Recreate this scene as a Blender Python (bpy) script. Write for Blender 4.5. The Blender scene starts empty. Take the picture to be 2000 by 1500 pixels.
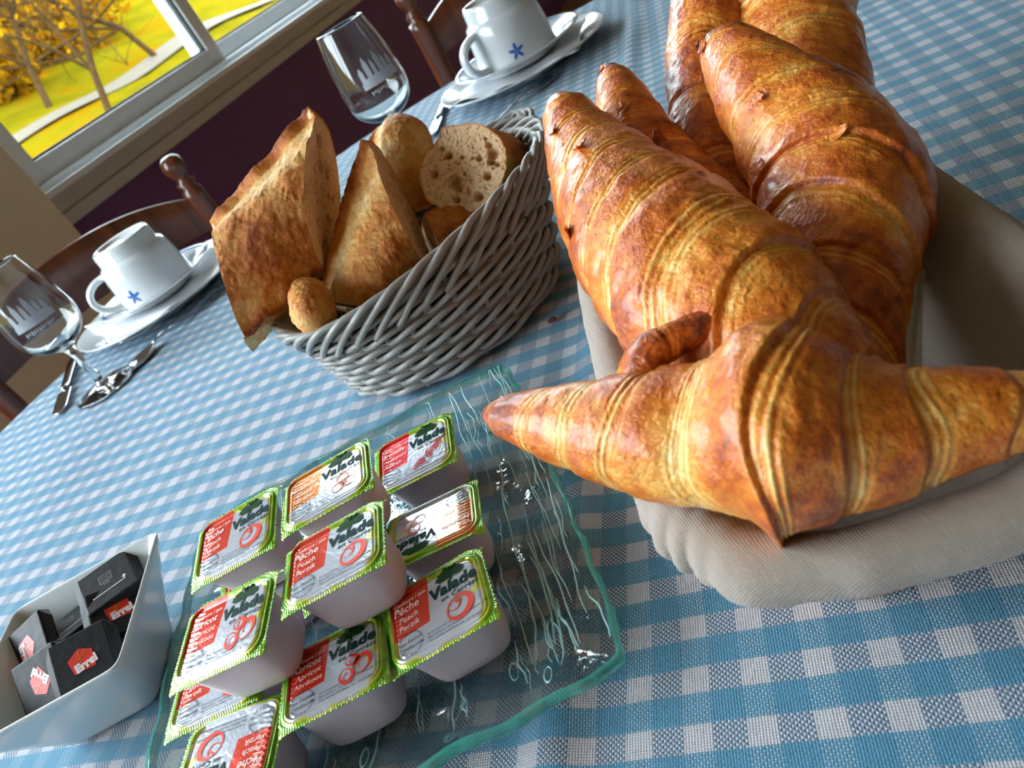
import bpy, bmesh, math, random
import numpy as np
from mathutils import Vector, Matrix

random.seed(7)
RNG = np.random.default_rng(7)
SC = bpy.context.scene
COL = SC.collection
PI = math.pi

# ------------------------------------------------------------------ camera, world, light
MW = np.array([[0.8541851776, -0.5199689244, 0.0],
               [-0.2688368551, -0.4416349632, 0.8559703877],
               [-0.4450780018, -0.7311572177, -0.5170248499]])     # columns: camera right, down, forward
CAMZ = 0.25465
FL = 1490.0
cam = bpy.data.cameras.new('camera'); cam_ob = bpy.data.objects.new('camera', cam); COL.objects.link(cam_ob)
m = Matrix.Identity(4)
for r in range(3):
    m[r][0] = MW[r][0]; m[r][1] = -MW[r][1]; m[r][2] = -MW[r][2]
m[2][3] = CAMZ
cam_ob.matrix_world = m
cam.sensor_width = 36.0; cam.lens = FL * 36 / 2000
cam.clip_start = 0.01; cam.clip_end = 200
cam.dof.use_dof = True; cam.dof.focus_distance = 0.39; cam.dof.aperture_fstop = 15.0
SC.camera = cam_ob

world = bpy.data.worlds.new('sky'); SC.world = world; world.use_nodes = True
bg = world.node_tree.nodes['Background']
bg.inputs[0].default_value = (0.78, 0.91, 1.0, 1); bg.inputs[1].default_value = 13.0
sun = bpy.data.lights.new('sun', 'SUN'); sun.energy = 3.0; sun.angle = math.radians(3); sun.color = (1.0, 0.80, 0.48)
sun_ob = bpy.data.objects.new('sun', sun); COL.objects.link(sun_ob)
sun_ob.rotation_euler = (math.radians(52), 0, math.radians(20))

SC.view_settings.view_transform = 'Standard'; SC.view_settings.look = 'None'
SC.view_settings.gamma = 1.0; SC.view_settings.use_curve_mapping = False
SC.view_settings.exposure = 0.3
SC.cycles.max_bounces = 10; SC.cycles.transparent_max_bounces = 24; SC.cycles.transmission_bounces = 10
SC.cycles.diffuse_bounces = 4; SC.cycles.glossy_bounces = 4
SC.cycles.use_denoising = True
SC.cycles.caustics_reflective = False; SC.cycles.caustics_refractive = False

# pixel helpers: where a ray of the photograph meets a height, or lies at a distance
def at_depth(x, y, D):
    return np.array([0, 0, CAMZ]) + D * (MW @ np.array([(x - 1000) / FL, (y - 750) / FL, 1.0]))
def at_height(x, y, z):
    d = MW @ np.array([(x - 1000) / FL, (y - 750) / FL, 1.0])
    return np.array([0, 0, CAMZ]) + d * ((z - CAMZ) / d[2])

# ------------------------------------------------------------------ node material helper
def srgb(r, g, b):
    f = lambda c: (c / 255 / 12.92) if c / 255 <= 0.04045 else ((c / 255 + 0.055) / 1.055) ** 2.4
    return (f(r), f(g), f(b), 1.0)

class NT:
    def __init__(s, name):
        s.m = bpy.data.materials.new(name); s.m.use_nodes = True
        s.t = s.m.node_tree; s.b = s.t.nodes['Principled BSDF']; s.out = s.t.nodes['Material Output']
    def n(s, typ, ins=None, **kw):
        o = s.t.nodes.new(typ)
        for k, v in kw.items(): setattr(o, k, v)
        for k, v in (ins or {}).items(): s.set(o.inputs[k], v)
        return o
    def set(s, sock, v):
        if hasattr(v, 'is_output') or isinstance(v, bpy.types.NodeSocket): s.t.links.new(v, sock)
        else: sock.default_value = v
    def math(s, op, a, b=None, c=None, clamp=False):
        o = s.t.nodes.new('ShaderNodeMath'); o.operation = op; o.use_clamp = clamp
        s.set(o.inputs[0], a)
        if b is not None: s.set(o.inputs[1], b)
        if c is not None: s.set(o.inputs[2], c)
        return o.outputs[0]
    def mix(s, f, a, b, blend='MIX'):
        o = s.t.nodes.new('ShaderNodeMix'); o.data_type = 'RGBA'; o.blend_type = blend
        s.set(o.inputs[0], f); s.set(o.inputs[6], a); s.set(o.inputs[7], b)
        return o.outputs[2]
    def ramp(s, f, stops):
        o = s.t.nodes.new('ShaderNodeValToRGB'); e = o.color_ramp.elements
        while len(e) < len(stops): e.new(0.5)
        for k, (p, c) in enumerate(stops): e[k].position = p; e[k].color = c
        s.set(o.inputs[0], f); return o.outputs[0]
    def noise(s, vec, scale, detail=3, rough=0.5, out=0):
        o = s.n('ShaderNodeTexNoise', {'Scale': scale, 'Detail': detail, 'Roughness': rough})
        if vec is not None: s.set(o.inputs['Vector'], vec)
        return o.outputs[out]
    def obj(s): return s.n('ShaderNodeTexCoord').outputs['Object']
    def map(s, vec, scale=(1, 1, 1), rot=(0, 0, 0), loc=(0, 0, 0)):
        o = s.n('ShaderNodeMapping', {'Scale': scale, 'Rotation': rot, 'Location': loc}); s.set(o.inputs['Vector'], vec)
        return o.outputs[0]
    def bump(s, h, strength, dist=0.001):
        o = s.n('ShaderNodeBump', {'Strength': strength, 'Distance': dist}); s.set(o.inputs['Height'], h)
        s.t.links.new(o.outputs[0], s.b.inputs['Normal']); return o
    def p(s, **kw):
        names = dict(color='Base Color', rough='Roughness', metal='Metallic', spec='Specular IOR Level', coat='Coat Weight',
                     coatr='Coat Roughness', trans='Transmission Weight', ior='IOR', sss='Subsurface Weight', sssr='Subsurface Radius',
                     ssss='Subsurface Scale', sheen='Sheen Weight', alpha='Alpha')
        for k, v in kw.items(): s.set(s.b.inputs[names[k]], v)
        return s

def plain(name, col, rough=0.5, metal=0.0, bump=None, coat=0.0, var=0.06, spec=0.5):
    t = NT(name); v = t.obj()
    nz = t.noise(v, 25, 4)
    c = t.mix(nz, tuple(x * (1 - var) for x in col[:3]) + (1,), tuple(min(1, x * (1 + var)) for x in col[:3]) + (1,))
    t.p(color=c, rough=rough, metal=metal, coat=coat, spec=spec)
    if bump: t.bump(t.noise(v, bump[0], 4), bump[1], bump[2])
    return t.m

def thin_glass(name, tint, rough=0.02, ior=1.5, gain=1.0, bumpscale=None):
    t = NT(name)
    tr = t.n('ShaderNodeBsdfTransparent', {'Color': tint}).outputs[0]
    gl = t.n('ShaderNodeBsdfGlossy', {'Color': (1, 1, 1, 1), 'Roughness': rough})
    fr = t.n('ShaderNodeLayerWeight', {'Blend': 0.5})
    if bumpscale:
        b = t.n('ShaderNodeBump', {'Strength': 0.6, 'Distance': 0.002}); t.set(b.inputs['Height'], t.noise(t.obj(), bumpscale, 2))
        t.t.links.new(b.outputs[0], gl.inputs['Normal']); t.t.links.new(b.outputs[0], fr.inputs['Normal'])
    f = t.math('ADD', t.math('MULTIPLY', t.math('POWER', fr.outputs['Facing'], 4.0), 0.75), ((ior - 1) / (ior + 1)) ** 2)
    f = t.math('MULTIPLY', f, gain, clamp=True)
    mx = t.n('ShaderNodeMixShader'); t.set(mx.inputs[0], f); t.set(mx.inputs[1], tr); t.set(mx.inputs[2], gl.outputs[0])
    t.t.links.new(mx.outputs[0], t.out.inputs[0]); return t.m

# ------------------------------------------------------------------ object helpers
def tag(o, label=None, cat=None, group=None, kind=None):
    if label: o['label'] = label
    if cat: o['category'] = cat
    if group: o['group'] = group
    if kind: o['kind'] = kind
    return o

def link_mesh(name, me, mat, parent=None, smooth=True):
    if mat is not None and not me.materials:
        me.materials.append(mat)
    if smooth and len(me.polygons): me.polygons.foreach_set('use_smooth', [True] * len(me.polygons))
    o = bpy.data.objects.new(name, me); COL.objects.link(o)
    if parent is not None: o.parent = parent
    return o

def mesh_np(name, V, F, mat, parent=None, smooth=True, attrs=None, mats=None, mi=None):
    """V (n,3), F (k,4) int quads or python list of polygons"""
    me = bpy.data.meshes.new(name)
    if isinstance(F, np.ndarray):
        V = np.asarray(V, np.float32); k, w = F.shape
        me.vertices.add(len(V)); me.vertices.foreach_set('co', V.ravel())
        me.loops.add(k * w); me.loops.foreach_set('vertex_index', F.astype(np.int32).ravel())
        me.polygons.add(k); me.polygons.foreach_set('loop_start', np.arange(0, k * w, w, dtype=np.int32))
        me.update(calc_edges=True)
    else:
        me.from_pydata([tuple(map(float, v)) for v in V], [], F); me.update()
    for an, av in (attrs or {}).items():
        a = me.attributes.new(an, 'FLOAT', 'POINT'); a.data.foreach_set('value', np.asarray(av, np.float32).ravel())
    if mats:
        for x in mats: me.materials.append(x)
        me.polygons.foreach_set('material_index', np.asarray(mi, np.int32))
    return link_mesh(name, me, mat, parent, smooth)

def empty(name, loc=(0, 0, 0), rot=(0, 0, 0)):
    o = bpy.data.objects.new(name, None); COL.objects.link(o)
    o.empty_display_size = 0.02; o.location = loc; o.rotation_euler = rot
    return o

def grid_faces(nu, nv, wrapu=False, wrapv=False, base=0):
    iu = np.arange(nu if wrapu else nu - 1); iv = np.arange(nv if wrapv else nv - 1)
    A, B = np.meshgrid(iu, iv, indexing='ij'); A1 = (A + 1) % nu; B1 = (B + 1) % nv
    return np.stack([A * nv + B, A1 * nv + B, A1 * nv + B1, A * nv + B1], -1).reshape(-1, 4) + base

def join(parts):
    Vs, Fs, b = [], [], 0
    for V, F in parts:
        V = np.asarray(V, float)
        if isinstance(F, np.ndarray): Fs.append(F + b)
        else: Fs.append([[i + b for i in f] for f in F])
        Vs.append(V); b += len(V)
    if all(isinstance(F, np.ndarray) and F.shape[1] == 4 for F in Fs): return np.concatenate(Vs), np.concatenate(Fs)
    out = []
    for F in Fs: out += (F.tolist() if isinstance(F, np.ndarray) else F)
    return np.concatenate(Vs), out

def frames(P, up=(0, 0, 1), closed=False):
    P = np.asarray(P, float)
    T = (np.roll(P, -1, 0) - np.roll(P, 1, 0)) if closed else np.gradient(P, axis=0)
    T /= np.linalg.norm(T, axis=1)[:, None] + 1e-12
    U = np.zeros_like(P); u = np.array(up, float)
    for i in range(len(P)):
        if i: u = U[i - 1]
        v = u - T[i] * (u @ T[i])
        if np.linalg.norm(v) < 1e-4: v = np.cross(T[i], [1, 0.3, 0.2])
        U[i] = v / np.linalg.norm(v)
    return T, U, np.cross(T, U)

def tube(P, r, k=10, closed=False, up=(0, 0, 1), caps=True, sy=1.0):
    """a swept tube; r scalar or per-point"""
    P = np.asarray(P, float); n = len(P); r = np.broadcast_to(np.asarray(r, float), (n,))
    if closed:   # fixed reference frame keeps the seam closed
        T = np.roll(P, -1, 0) - np.roll(P, 1, 0); T /= np.linalg.norm(T, axis=1)[:, None]
        u = np.array(up, float); U = u - T * (T @ u)[:, None]; U /= np.linalg.norm(U, axis=1)[:, None]; W = np.cross(T, U)
    else: T, U, W = frames(P, up)
    a = np.linspace(0, 2 * PI, k, endpoint=False)
    V = P[:, None] + r[:, None, None] * (np.cos(a)[None, :, None] * U[:, None] + sy * np.sin(a)[None, :, None] * W[:, None])
    V = V.reshape(-1, 3); F = grid_faces(n, k, wrapu=closed, wrapv=True)
    if caps and not closed:
        c0, c1 = len(V), len(V) + 1
        V = np.concatenate([V, P[:1], P[-1:]])
        j = np.arange(k); j1 = (j + 1) % k
        F = F.tolist() + [[c0, int(b), int(a_)] for a_, b in zip(j, j1)] + [[c1, (n - 1) * k + int(a_), (n - 1) * k + int(b)] for a_, b in zip(j, j1)]
    return V, F

def lathe(prof, k=64, cx=0, cy=0):
    pr = np.array(prof, float); a = np.linspace(0, 2 * PI, k, endpoint=False)
    V = np.stack([cx + pr[:, None, 0] * np.cos(a), cy + pr[:, None, 0] * np.sin(a), np.broadcast_to(pr[:, None, 1], (len(pr), k))], -1).reshape(-1, 3)
    return V, grid_faces(len(pr), k, wrapv=True)[:, ::-1]

def box(c, s, R=None):
    V = np.array([(x, y, z) for x in (-.5, .5) for y in (-.5, .5) for z in (-.5, .5)]) * np.array(s)
    if R is not None: V = V @ np.array(R).T
    V = V + np.array(c)
    return V, [[0, 1, 3, 2], [4, 6, 7, 5], [0, 4, 5, 1], [2, 3, 7, 6], [0, 2, 6, 4], [1, 5, 7, 3]]

def bevel(o, w, seg=2):
    md = o.modifiers.new('bevel', 'BEVEL'); md.width = w; md.segments = seg; md.limit_method = 'ANGLE'; return o

def spline(P, n):
    """Catmull-Rom through rows of P (any columns), n samples evenly over chord length"""
    P = np.asarray(P, float); Q = np.vstack([2 * P[0] - P[1], P, 2 * P[-1] - P[-2]])
    seg = np.linalg.norm(np.diff(P[:, :3], axis=0), axis=1); cum = np.r_[0, np.cumsum(seg)]
    t = np.linspace(0, cum[-1], n); i = np.clip(np.searchsorted(cum, t, 'right') - 1, 0, len(P) - 2)
    f = ((t - cum[i]) / seg[i])[:, None]
    a, b, c, d = Q[i], Q[i + 1], Q[i + 2], Q[i + 3]
    return 0.5 * ((2 * b) + (-a + c) * f + (2 * a - 5 * b + 4 * c - d) * f ** 2 + (-a + 3 * b - 3 * c + d) * f ** 3)

_L = RNG.random((32, 32, 32))
def vnoise(P, scale=1.0, seed=0):
    """value noise in -1..1"""
    q = np.asarray(P) * scale + seed * 7.31 + 100.0; i = np.floor(q).astype(int); f = q - i; f = f * f * (3 - 2 * f)
    g = lambda a, b, c: _L[(i[..., 0] + a) % 32, (i[..., 1] + b) % 32, (i[..., 2] + c) % 32]
    x0 = g(0, 0, 0) * (1 - f[..., 0]) + g(1, 0, 0) * f[..., 0]; x1 = g(0, 1, 0) * (1 - f[..., 0]) + g(1, 1, 0) * f[..., 0]
    x2 = g(0, 0, 1) * (1 - f[..., 0]) + g(1, 0, 1) * f[..., 0]; x3 = g(0, 1, 1) * (1 - f[..., 0]) + g(1, 1, 1) * f[..., 0]
    y0 = x0 * (1 - f[..., 1]) + x1 * f[..., 1]; y1 = x2 * (1 - f[..., 1]) + x3 * f[..., 1]
    return (y0 * (1 - f[..., 2]) + y1 * f[..., 2]) * 2 - 1
def fbm(P, scale, oct=3, seed=0):
    s = 0; a = 1; t = 0
    for k in range(oct): s = s + a * vnoise(P, scale * 2 ** k, seed + k); t += a; a *= .5
    return s / t

# ------------------------------------------------------------------ materials
GA = math.radians(-24.831)      # gingham direction
def gingham():
    t = NT('gingham_cloth'); v = t.obj()
    v = t.n('ShaderNodeVectorMath', {0: v, 1: (-0.01881, 0.18385, 0)}, operation='SUBTRACT').outputs[0]
    r = t.n('ShaderNodeVectorRotate', {'Vector': v, 'Angle': -GA}); r.rotation_type = 'Z_AXIS'
    wob = t.n('ShaderNodeVectorMath', {0: t.noise(v, 14, 2, out=1), 1: (0.5, 0.5, 0.5)}, operation='SUBTRACT').outputs[0]
    wob = t.n('ShaderNodeVectorMath', {0: wob, 'Scale': 0.004}, operation='SCALE').outputs[0]
    q = t.n('ShaderNodeVectorMath', {0: r.outputs[0], 1: wob}, operation='ADD').outputs[0]
    sp = t.n('ShaderNodeSeparateXYZ', {0: q}); X, Y = sp.outputs[0], sp.outputs[1]
    def stripe(c):
        a = t.math('COSINE', t.math('MULTIPLY', c, 2 * PI / 0.022))
        return t.n('ShaderNodeMapRange', {'Value': a, 'From Min': 0.02, 'From Max': 0.26}).outputs[0]   # 1 = white
    sx, sy = stripe(X), stripe(Y)
    th = 2 * PI / 0.0021
    wx = t.math('SINE', t.math('MULTIPLY', X, th)); wy = t.math('SINE', t.math('MULTIPLY', Y, th))
    wv = t.math('MULTIPLY', wx, wy)
    wv2 = t.math('ADD', wv, t.math('MULTIPLY', t.math('SUBTRACT', 1.0, sy), 0.7))
    over = t.n('ShaderNodeMapRange', {'Value': wv2, 'From Min': -0.35, 'From Max': 0.35}).outputs[0]
    blue1, blue2 = srgb(52, 116, 154), srgb(90, 162, 194); white = srgb(224, 220, 224)
    cx = t.mix(sx, blue1, white); cy = t.mix(sy, blue2, white)
    c = t.mix(over, cx, cy)
    stain = t.noise(v, 9, 4)
    c = t.mix(t.math('MULTIPLY', stain, 0.25), c, srgb(150, 170, 180), 'MULTIPLY')
    h = t.math('ABSOLUTE', wv)
    c = t.mix(t.math('POWER', t.math('SUBTRACT', 1.0, h), 3.0), c, srgb(168, 178, 188), 'MULTIPLY')  # shading in the gaps between threads, multiplied into the colour
    t.p(color=c, rough=0.75, sheen=0.25, spec=0.35)
    t.bump(h, 0.8, 0.0006)
    return t.m

def linen(name, col, scale=1.0, dark=0.75):
    t = NT(name); v = t.obj()
    sp = t.n('ShaderNodeSeparateXYZ', {0: v})
    u = t.math('ADD', sp.outputs[0], t.math('MULTIPLY', sp.outputs[2], 0.5)); w = t.math('ADD', sp.outputs[1], t.math('MULTIPLY', sp.outputs[2], 0.5))
    a = t.math('SINE', t.math('MULTIPLY', u, 2 * PI / (0.0011 * scale))); b = t.math('SINE', t.math('MULTIPLY', w, 2 * PI / (0.0011 * scale)))
    wv = t.math('MULTIPLY', a, b)
    n1 = t.noise(v, 60, 4); n2 = t.noise(t.map(v, (900, 90, 300)), 1, 2)
    f = t.math('ADD', t.math('MULTIPLY', n1, 0.5), t.math('MULTIPLY', n2, 0.5))
    c = t.mix(f, tuple(x * dark for x in col[:3]) + (1,), col)
    t.p(color=c, rough=0.9, sheen=0.3, spec=0.2)
    t.bump(t.math('ADD', t.math('ABSOLUTE', wv), t.math('MULTIPLY', n2, 0.8)), 0.6, 0.0005)
    return t.m

def croissant_mat(name='croissant_crust'):
    t = NT(name); v = t.obj()
    bake = t.n('ShaderNodeAttribute', attribute_name='bake').outputs['Fac']
    lam = t.n('ShaderNodeAttribute', attribute_name='lam').outputs['Fac']
    n1 = t.noise(v, 55, 5, 0.6); n2 = t.noise(v, 220, 5, 0.65); n3 = t.noise(v, 900, 3)
    f = t.math('ADD', bake, t.math('MULTIPLY', t.math('SUBTRACT', n1, 0.5), 0.7))
    f = t.math('ADD', f, t.math('MULTIPLY', t.math('SUBTRACT', n2, 0.5), 0.55))
    f = t.math('ADD', f, t.math('MULTIPLY', t.math('SUBTRACT', n3, 0.5), 0.25))
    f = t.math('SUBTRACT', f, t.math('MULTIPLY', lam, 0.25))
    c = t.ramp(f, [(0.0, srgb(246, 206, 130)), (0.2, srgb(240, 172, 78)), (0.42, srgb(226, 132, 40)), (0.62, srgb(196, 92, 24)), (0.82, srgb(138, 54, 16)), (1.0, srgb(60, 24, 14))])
    t.p(color=c, rough=t.math('ADD', 0.24, t.math('MULTIPLY', n2, 0.25)), spec=0.5, coat=0.4, coatr=0.2, sss=0.06, ssss=0.004)
    t.b.inputs['Subsurface Radius'].default_value = (1.0, 0.4, 0.12)
    vo = t.n('ShaderNodeTexVoronoi', {'Vector': v, 'Scale': 320.0}, feature='DISTANCE_TO_EDGE')
    h = t.math('ADD', t.math('MULTIPLY', n2, 1.0), t.math('ADD', t.math('MULTIPLY', n3, 0.4), t.math('MULTIPLY', vo.outputs['Distance'], 0.5)))
    t.bump(h, 0.7, 0.0016)
    return t.m

def bread_mat():
    t = NT('bread_crust'); v = t.obj()
    bake = t.n('ShaderNodeAttribute', attribute_name='bake').outputs['Fac']
    n1 = t.noise(v, 45, 5, 0.6); n2 = t.noise(t.map(v, (1, 1, 1)), 260, 5, 0.7); n3 = t.noise(v, 1200, 2)
    f = t.math('ADD', bake, t.math('MULTIPLY', t.math('SUBTRACT', n1, 0.5), 0.9))
    f = t.math('ADD', f, t.math('MULTIPLY', t.math('SUBTRACT', n2, 0.5), 0.65))
    c = t.ramp(f, [(0.0, srgb(240, 212, 160)), (0.25, srgb(226, 176, 104)), (0.5, srgb(206, 126, 52)), (0.75, srgb(166, 82, 28)), (1.0, srgb(100, 44, 18))])
    t.p(color=c, rough=0.55, spec=0.35)
    t.bump(t.math('ADD', n2, t.math('MULTIPLY', n3, 0.35)), 0.8, 0.0018)
    return t.m

def crumb_mat():
    t = NT('bread_crumb'); v = t.obj()
    hole = t.n('ShaderNodeAttribute', attribute_name='hole').outputs['Fac']
    edge = t.n('ShaderNodeAttribute', attribute_name='rind').outputs['Fac']
    vo = t.n('ShaderNodeTexVoronoi', {'Vector': v, 'Scale': 330.0})
    n2 = t.noise(v, 500, 4)
    small = t.n('ShaderNodeMapRange', {'Value': vo.outputs['Distance'], 'From Min': 0.05, 'From Max': 0.5}).outputs[0]
    c = t.mix(small, srgb(216, 174, 130), srgb(240, 206, 164))
    c = t.mix(hole, c, srgb(170, 112, 66)); c = t.mix(edge, c, srgb(206, 136, 56))
    t.p(color=c, rough=0.85, spec=0.2, sss=0.1, ssss=0.003)
    t.bump(t.math('ADD', small, t.math('MULTIPLY', n2, 0.5)), 0.7, 0.0012)
    return t.m

M = {}
M['gingham'] = gingham()
M['linen'] = linen('linen_liner', srgb(182, 168, 156), 1.7, 0.6)
M['napkin'] = plain('white_cloth', srgb(226, 228, 232), 0.8, bump=(300, 0.2, 0.001))
M['croissant'] = croissant_mat()
M['bread'] = bread_mat(); M['crumb'] = crumb_mat()
M['porcelain'] = plain('white_porcelain', srgb(214, 218, 220), 0.12, coat=0.6, var=0.02)
M['bowlp'] = plain('glazed_bowl', srgb(200, 206, 206), 0.16, coat=0.5, var=0.02)
M['blue'] = plain('cobalt_print', srgb(36, 92, 170), 0.25)
M['wicker'] = plain('grey_resin_wicker', srgb(146, 144, 140), 0.42, bump=(700, 0.3, 0.0006), var=0.12)
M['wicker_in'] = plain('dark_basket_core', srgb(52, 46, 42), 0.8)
M['brown_wicker'] = plain('honey_wicker', srgb(188, 128, 78), 0.6, bump=(300, 0.4, 0.001), var=0.2)
M['steel'] = plain('cutlery_steel', srgb(190, 196, 204), 0.12, metal=1.0, var=0.03)
M['choc'] = plain('black_wrapper', srgb(22, 22, 25), 0.5, bump=(180, 0.35, 0.001), var=0.3, spec=0.25)
M['red'] = plain('red_print', srgb(214, 42, 30), 0.4)
M['pinkwhite'] = plain('pale_print', srgb(226, 208, 208), 0.4)
M['greyprint'] = plain('grey_print', srgb(150, 152, 156), 0.4)
M['inkgreen'] = plain('dark_green_ink', srgb(6, 48, 46), 0.5, spec=0.15)
M['ink'] = plain('dark_ink', srgb(16, 36, 40), 0.5, spec=0.15)
M['treegreen'] = plain('tree_green_ink', srgb(12, 62, 20), 0.5, var=0.5, spec=0.15)
M['white_ink'] = plain('white_ink', srgb(244, 226, 214), 0.3)
M['purple'] = plain('purple_paint', srgb(98, 58, 108), 0.7, bump=(90, 0.15, 0.001))
M['beige'] = plain('beige_plaster', srgb(226, 212, 184), 0.85, bump=(60, 0.2, 0.002))
M['greywall'] = plain('grey_sill_paint', srgb(188, 184, 174), 0.6)
M['alu'] = plain('white_aluminium', srgb(226, 232, 236), 0.3)
M['black'] = plain('black_gasket', srgb(18, 20, 22), 0.5)
M['room'] = plain('cream_wall', srgb(182, 164, 146), 0.85)
M['ceil'] = plain('white_ceiling', srgb(225, 222, 215), 0.9)
M['floor'] = plain('terracotta_floor', srgb(150, 112, 84), 0.5)
M['crumbdark'] = plain('crumb_dark', srgb(90, 44, 22), 0.7, var=0.4)
M['flake'] = plain('flake_amber', srgb(206, 122, 38), 0.35, var=0.3)
def wood():
    t = NT('stained_wood'); v = t.obj()
    w = t.n('ShaderNodeTexNoise', {'Vector': t.map(v, (60, 60, 4)), 'Scale': 1.0, 'Detail': 5.0}).outputs[0]
    t.p(color=t.ramp(w, [(0.3, srgb(66, 30, 16)), (0.7, srgb(118, 60, 32))]), rough=0.28, coat=0.3, coatr=0.15); return t.m
M['wood'] = wood()
M['pane'] = thin_glass('window_glass', (0.96, 0.98, 0.97, 1), 0.0, 1.2)
M['trayglass'] = thin_glass('tray_glass', (0.88, 0.935, 0.935, 1), 0.05, 1.5, 1.5, bumpscale=90)
eg = NT('tray_edge_glass'); eg.p(color=srgb(60, 160, 146), rough=0.12, alpha=0.62, coat=0.5); M['trayedge'] = eg.m
rg = NT('tray_ripple_glass'); rg.p(color=srgb(180, 226, 226), rough=0.12, alpha=0.75, coat=0.5); M['trayripple'] = rg.m  # pale colour stands in for light refracted along the ripple edges
gl = NT('clear_glass'); gl.p(color=(0.97, 0.99, 0.98, 1), rough=0.0, trans=1.0, ior=1.45); M['glass'] = gl.m
et = NT('etched_frost'); et.p(color=srgb(200, 205, 215), rough=0.6, alpha=0.75); M['etch'] = et.m

# ================================================================== THE ROOM
TH = math.radians(58)
WT = np.array([math.cos(TH), math.sin(TH), 0.0]); WN = np.array([-math.sin(TH), math.cos(TH), 0.0])
def W3(u, z, d=0.0):            # point on the window wall: along, up, towards outside
    p = WN * (1.6 + d) + WT * u; return np.array([p[0], p[1], z])
def wbox(u0, u1, z0, z1, d0, d1):
    V = [W3(u, z, d) for u in (u0, u1) for z in (z0, z1) for d in (d0, d1)]
    return np.array(V), [[0, 1, 3, 2], [4, 6, 7, 5], [0, 4, 5, 1], [2, 3, 7, 6], [0, 2, 6, 4], [1, 5, 7, 3]]
def struct(name, parts, mat, parent=None, bev=0):
    V, F = join(parts); o = mesh_np(name, V, F if isinstance(F, list) else F.tolist(), mat, parent, smooth=False)
    if bev: bevel(o, bev)
    if parent is None: o['kind'] = 'structure'
    return o
FZ, CZ = -0.75, 1.95
struct('wall_window', [wbox(-2.6, 6.0, FZ, 0.065, 0.0, 0.12), wbox(-2.6, 6.0, 1.55, CZ, 0.0, 0.12), wbox(5.2, 6.0, 0.065, 1.55, 0.0, 0.12)], M['purple'])
struct('wall_left', [wbox(0.45, 1.25, FZ, CZ, -0.05, 0.14), wbox(-2.6, -2.2, FZ, CZ, -0.02, 0.14)], M['beige'], bev=0.006)
struct('wall_right', [wbox(6.0, 6.12, FZ, CZ, -5.2, 0.12)], M['room'])
struct('wall_back', [wbox(-2.6, 6.0, FZ, CZ, -5.3, -5.2)], M['room'])
struct('wall_far_left', [wbox(-2.72, -2.6, FZ, CZ, -5.2, 0.12)], M['room'])
struct('floor', [wbox(-2.7, 6.1, FZ - 0.1, FZ, -5.3, 0.12)], M['floor'])
struct('ceiling', [wbox(-2.7, 6.1, CZ, CZ + 0.1, -5.3, 0.12)], M['ceil'])
tr = struct('trim_1', [wbox(1.25, 5.2, 0.065, 0.095, -0.012, 0.12), wbox(1.25, 5.2, 0.099, 0.135, -0.012, 0.12), wbox(1.25, 5.2, 0.09, 0.102, -0.004, 0.12)], M['greywall'], bev=0.002)
# sliding window in view
wf = empty('window_1', W3(3.2, 0.13)); wf['kind'] = 'structure'
wp = lambda n, parts, mat, bev=0.002: (lambda o: (setattr(o, 'parent', wf), setattr(o, 'matrix_parent_inverse', Matrix.Translation(-Vector(wf.location))), o)[2])(struct_child(n, parts, mat, bev))
def struct_child(name, parts, mat, bev=0.002):
    V, F = join(parts); o = mesh_np(name, V, F if isinstance(F, list) else F.tolist(), mat, None, smooth=False)
    if bev: bevel(o, bev)
    return o
wp('window_frame', [wbox(1.25, 5.2, 0.135, 0.150, -0.03, 0.09), wbox(1.25, 5.2, 0.150, 0.165, -0.005, 0.09), wbox(1.25, 5.2, 1.49, 1.55, 0.0, 0.09), wbox(1.25, 1.29, 0.13, 1.52, 0.0, 0.09), wbox(5.14, 5.2, 0.13, 1.52, 0.0, 0.09)], M['alu'])
def sash(u0, u1, d):
    wp('sash', [wbox(u0, u0 + 0.055, 0.165, 1.49, d, d + 0.03), wbox(u1 - 0.055, u1, 0.165, 1.49, d, d + 0.03), wbox(u0 + 0.055, u1 - 0.055, 0.165, 0.212, d, d + 0.03), wbox(u0 + 0.055, u1 - 0.055, 1.43, 1.49, d, d + 0.03)], M['alu'], 0.003)
    wp('gasket', [wbox(u0 + 0.05, u0 + 0.062, 0.205, 1.44, d + 0.008, d + 0.022), wbox(u1 - 0.062, u1 - 0.05, 0.205, 1.44, d + 0.008, d + 0.022), wbox(u0 + 0.05, u1 - 0.05, 0.205, 0.218, d + 0.008, d + 0.022)], M['black'], 0)
    wp('pane', [wbox(u0 + 0.055, u1 - 0.055, 0.21, 1.44, d + 0.012, d + 0.017)], M['pane'], 0)
sash(1.28, 2.15, 0.012); sash(2.10, 3.2, 0.052); sash(3.15, 4.2, 0.012); sash(4.15, 5.15, 0.052)
wf2 = struct('window_2', [wbox(-2.2, 0.45, 0.065, 0.12, 0.0, 0.1), wbox(-2.2, 0.45, 1.5, 1.55, 0.0, 0.1), wbox(-0.9, -0.83, 0.12, 1.5, 0.02, 0.08)], M['alu'])

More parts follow.
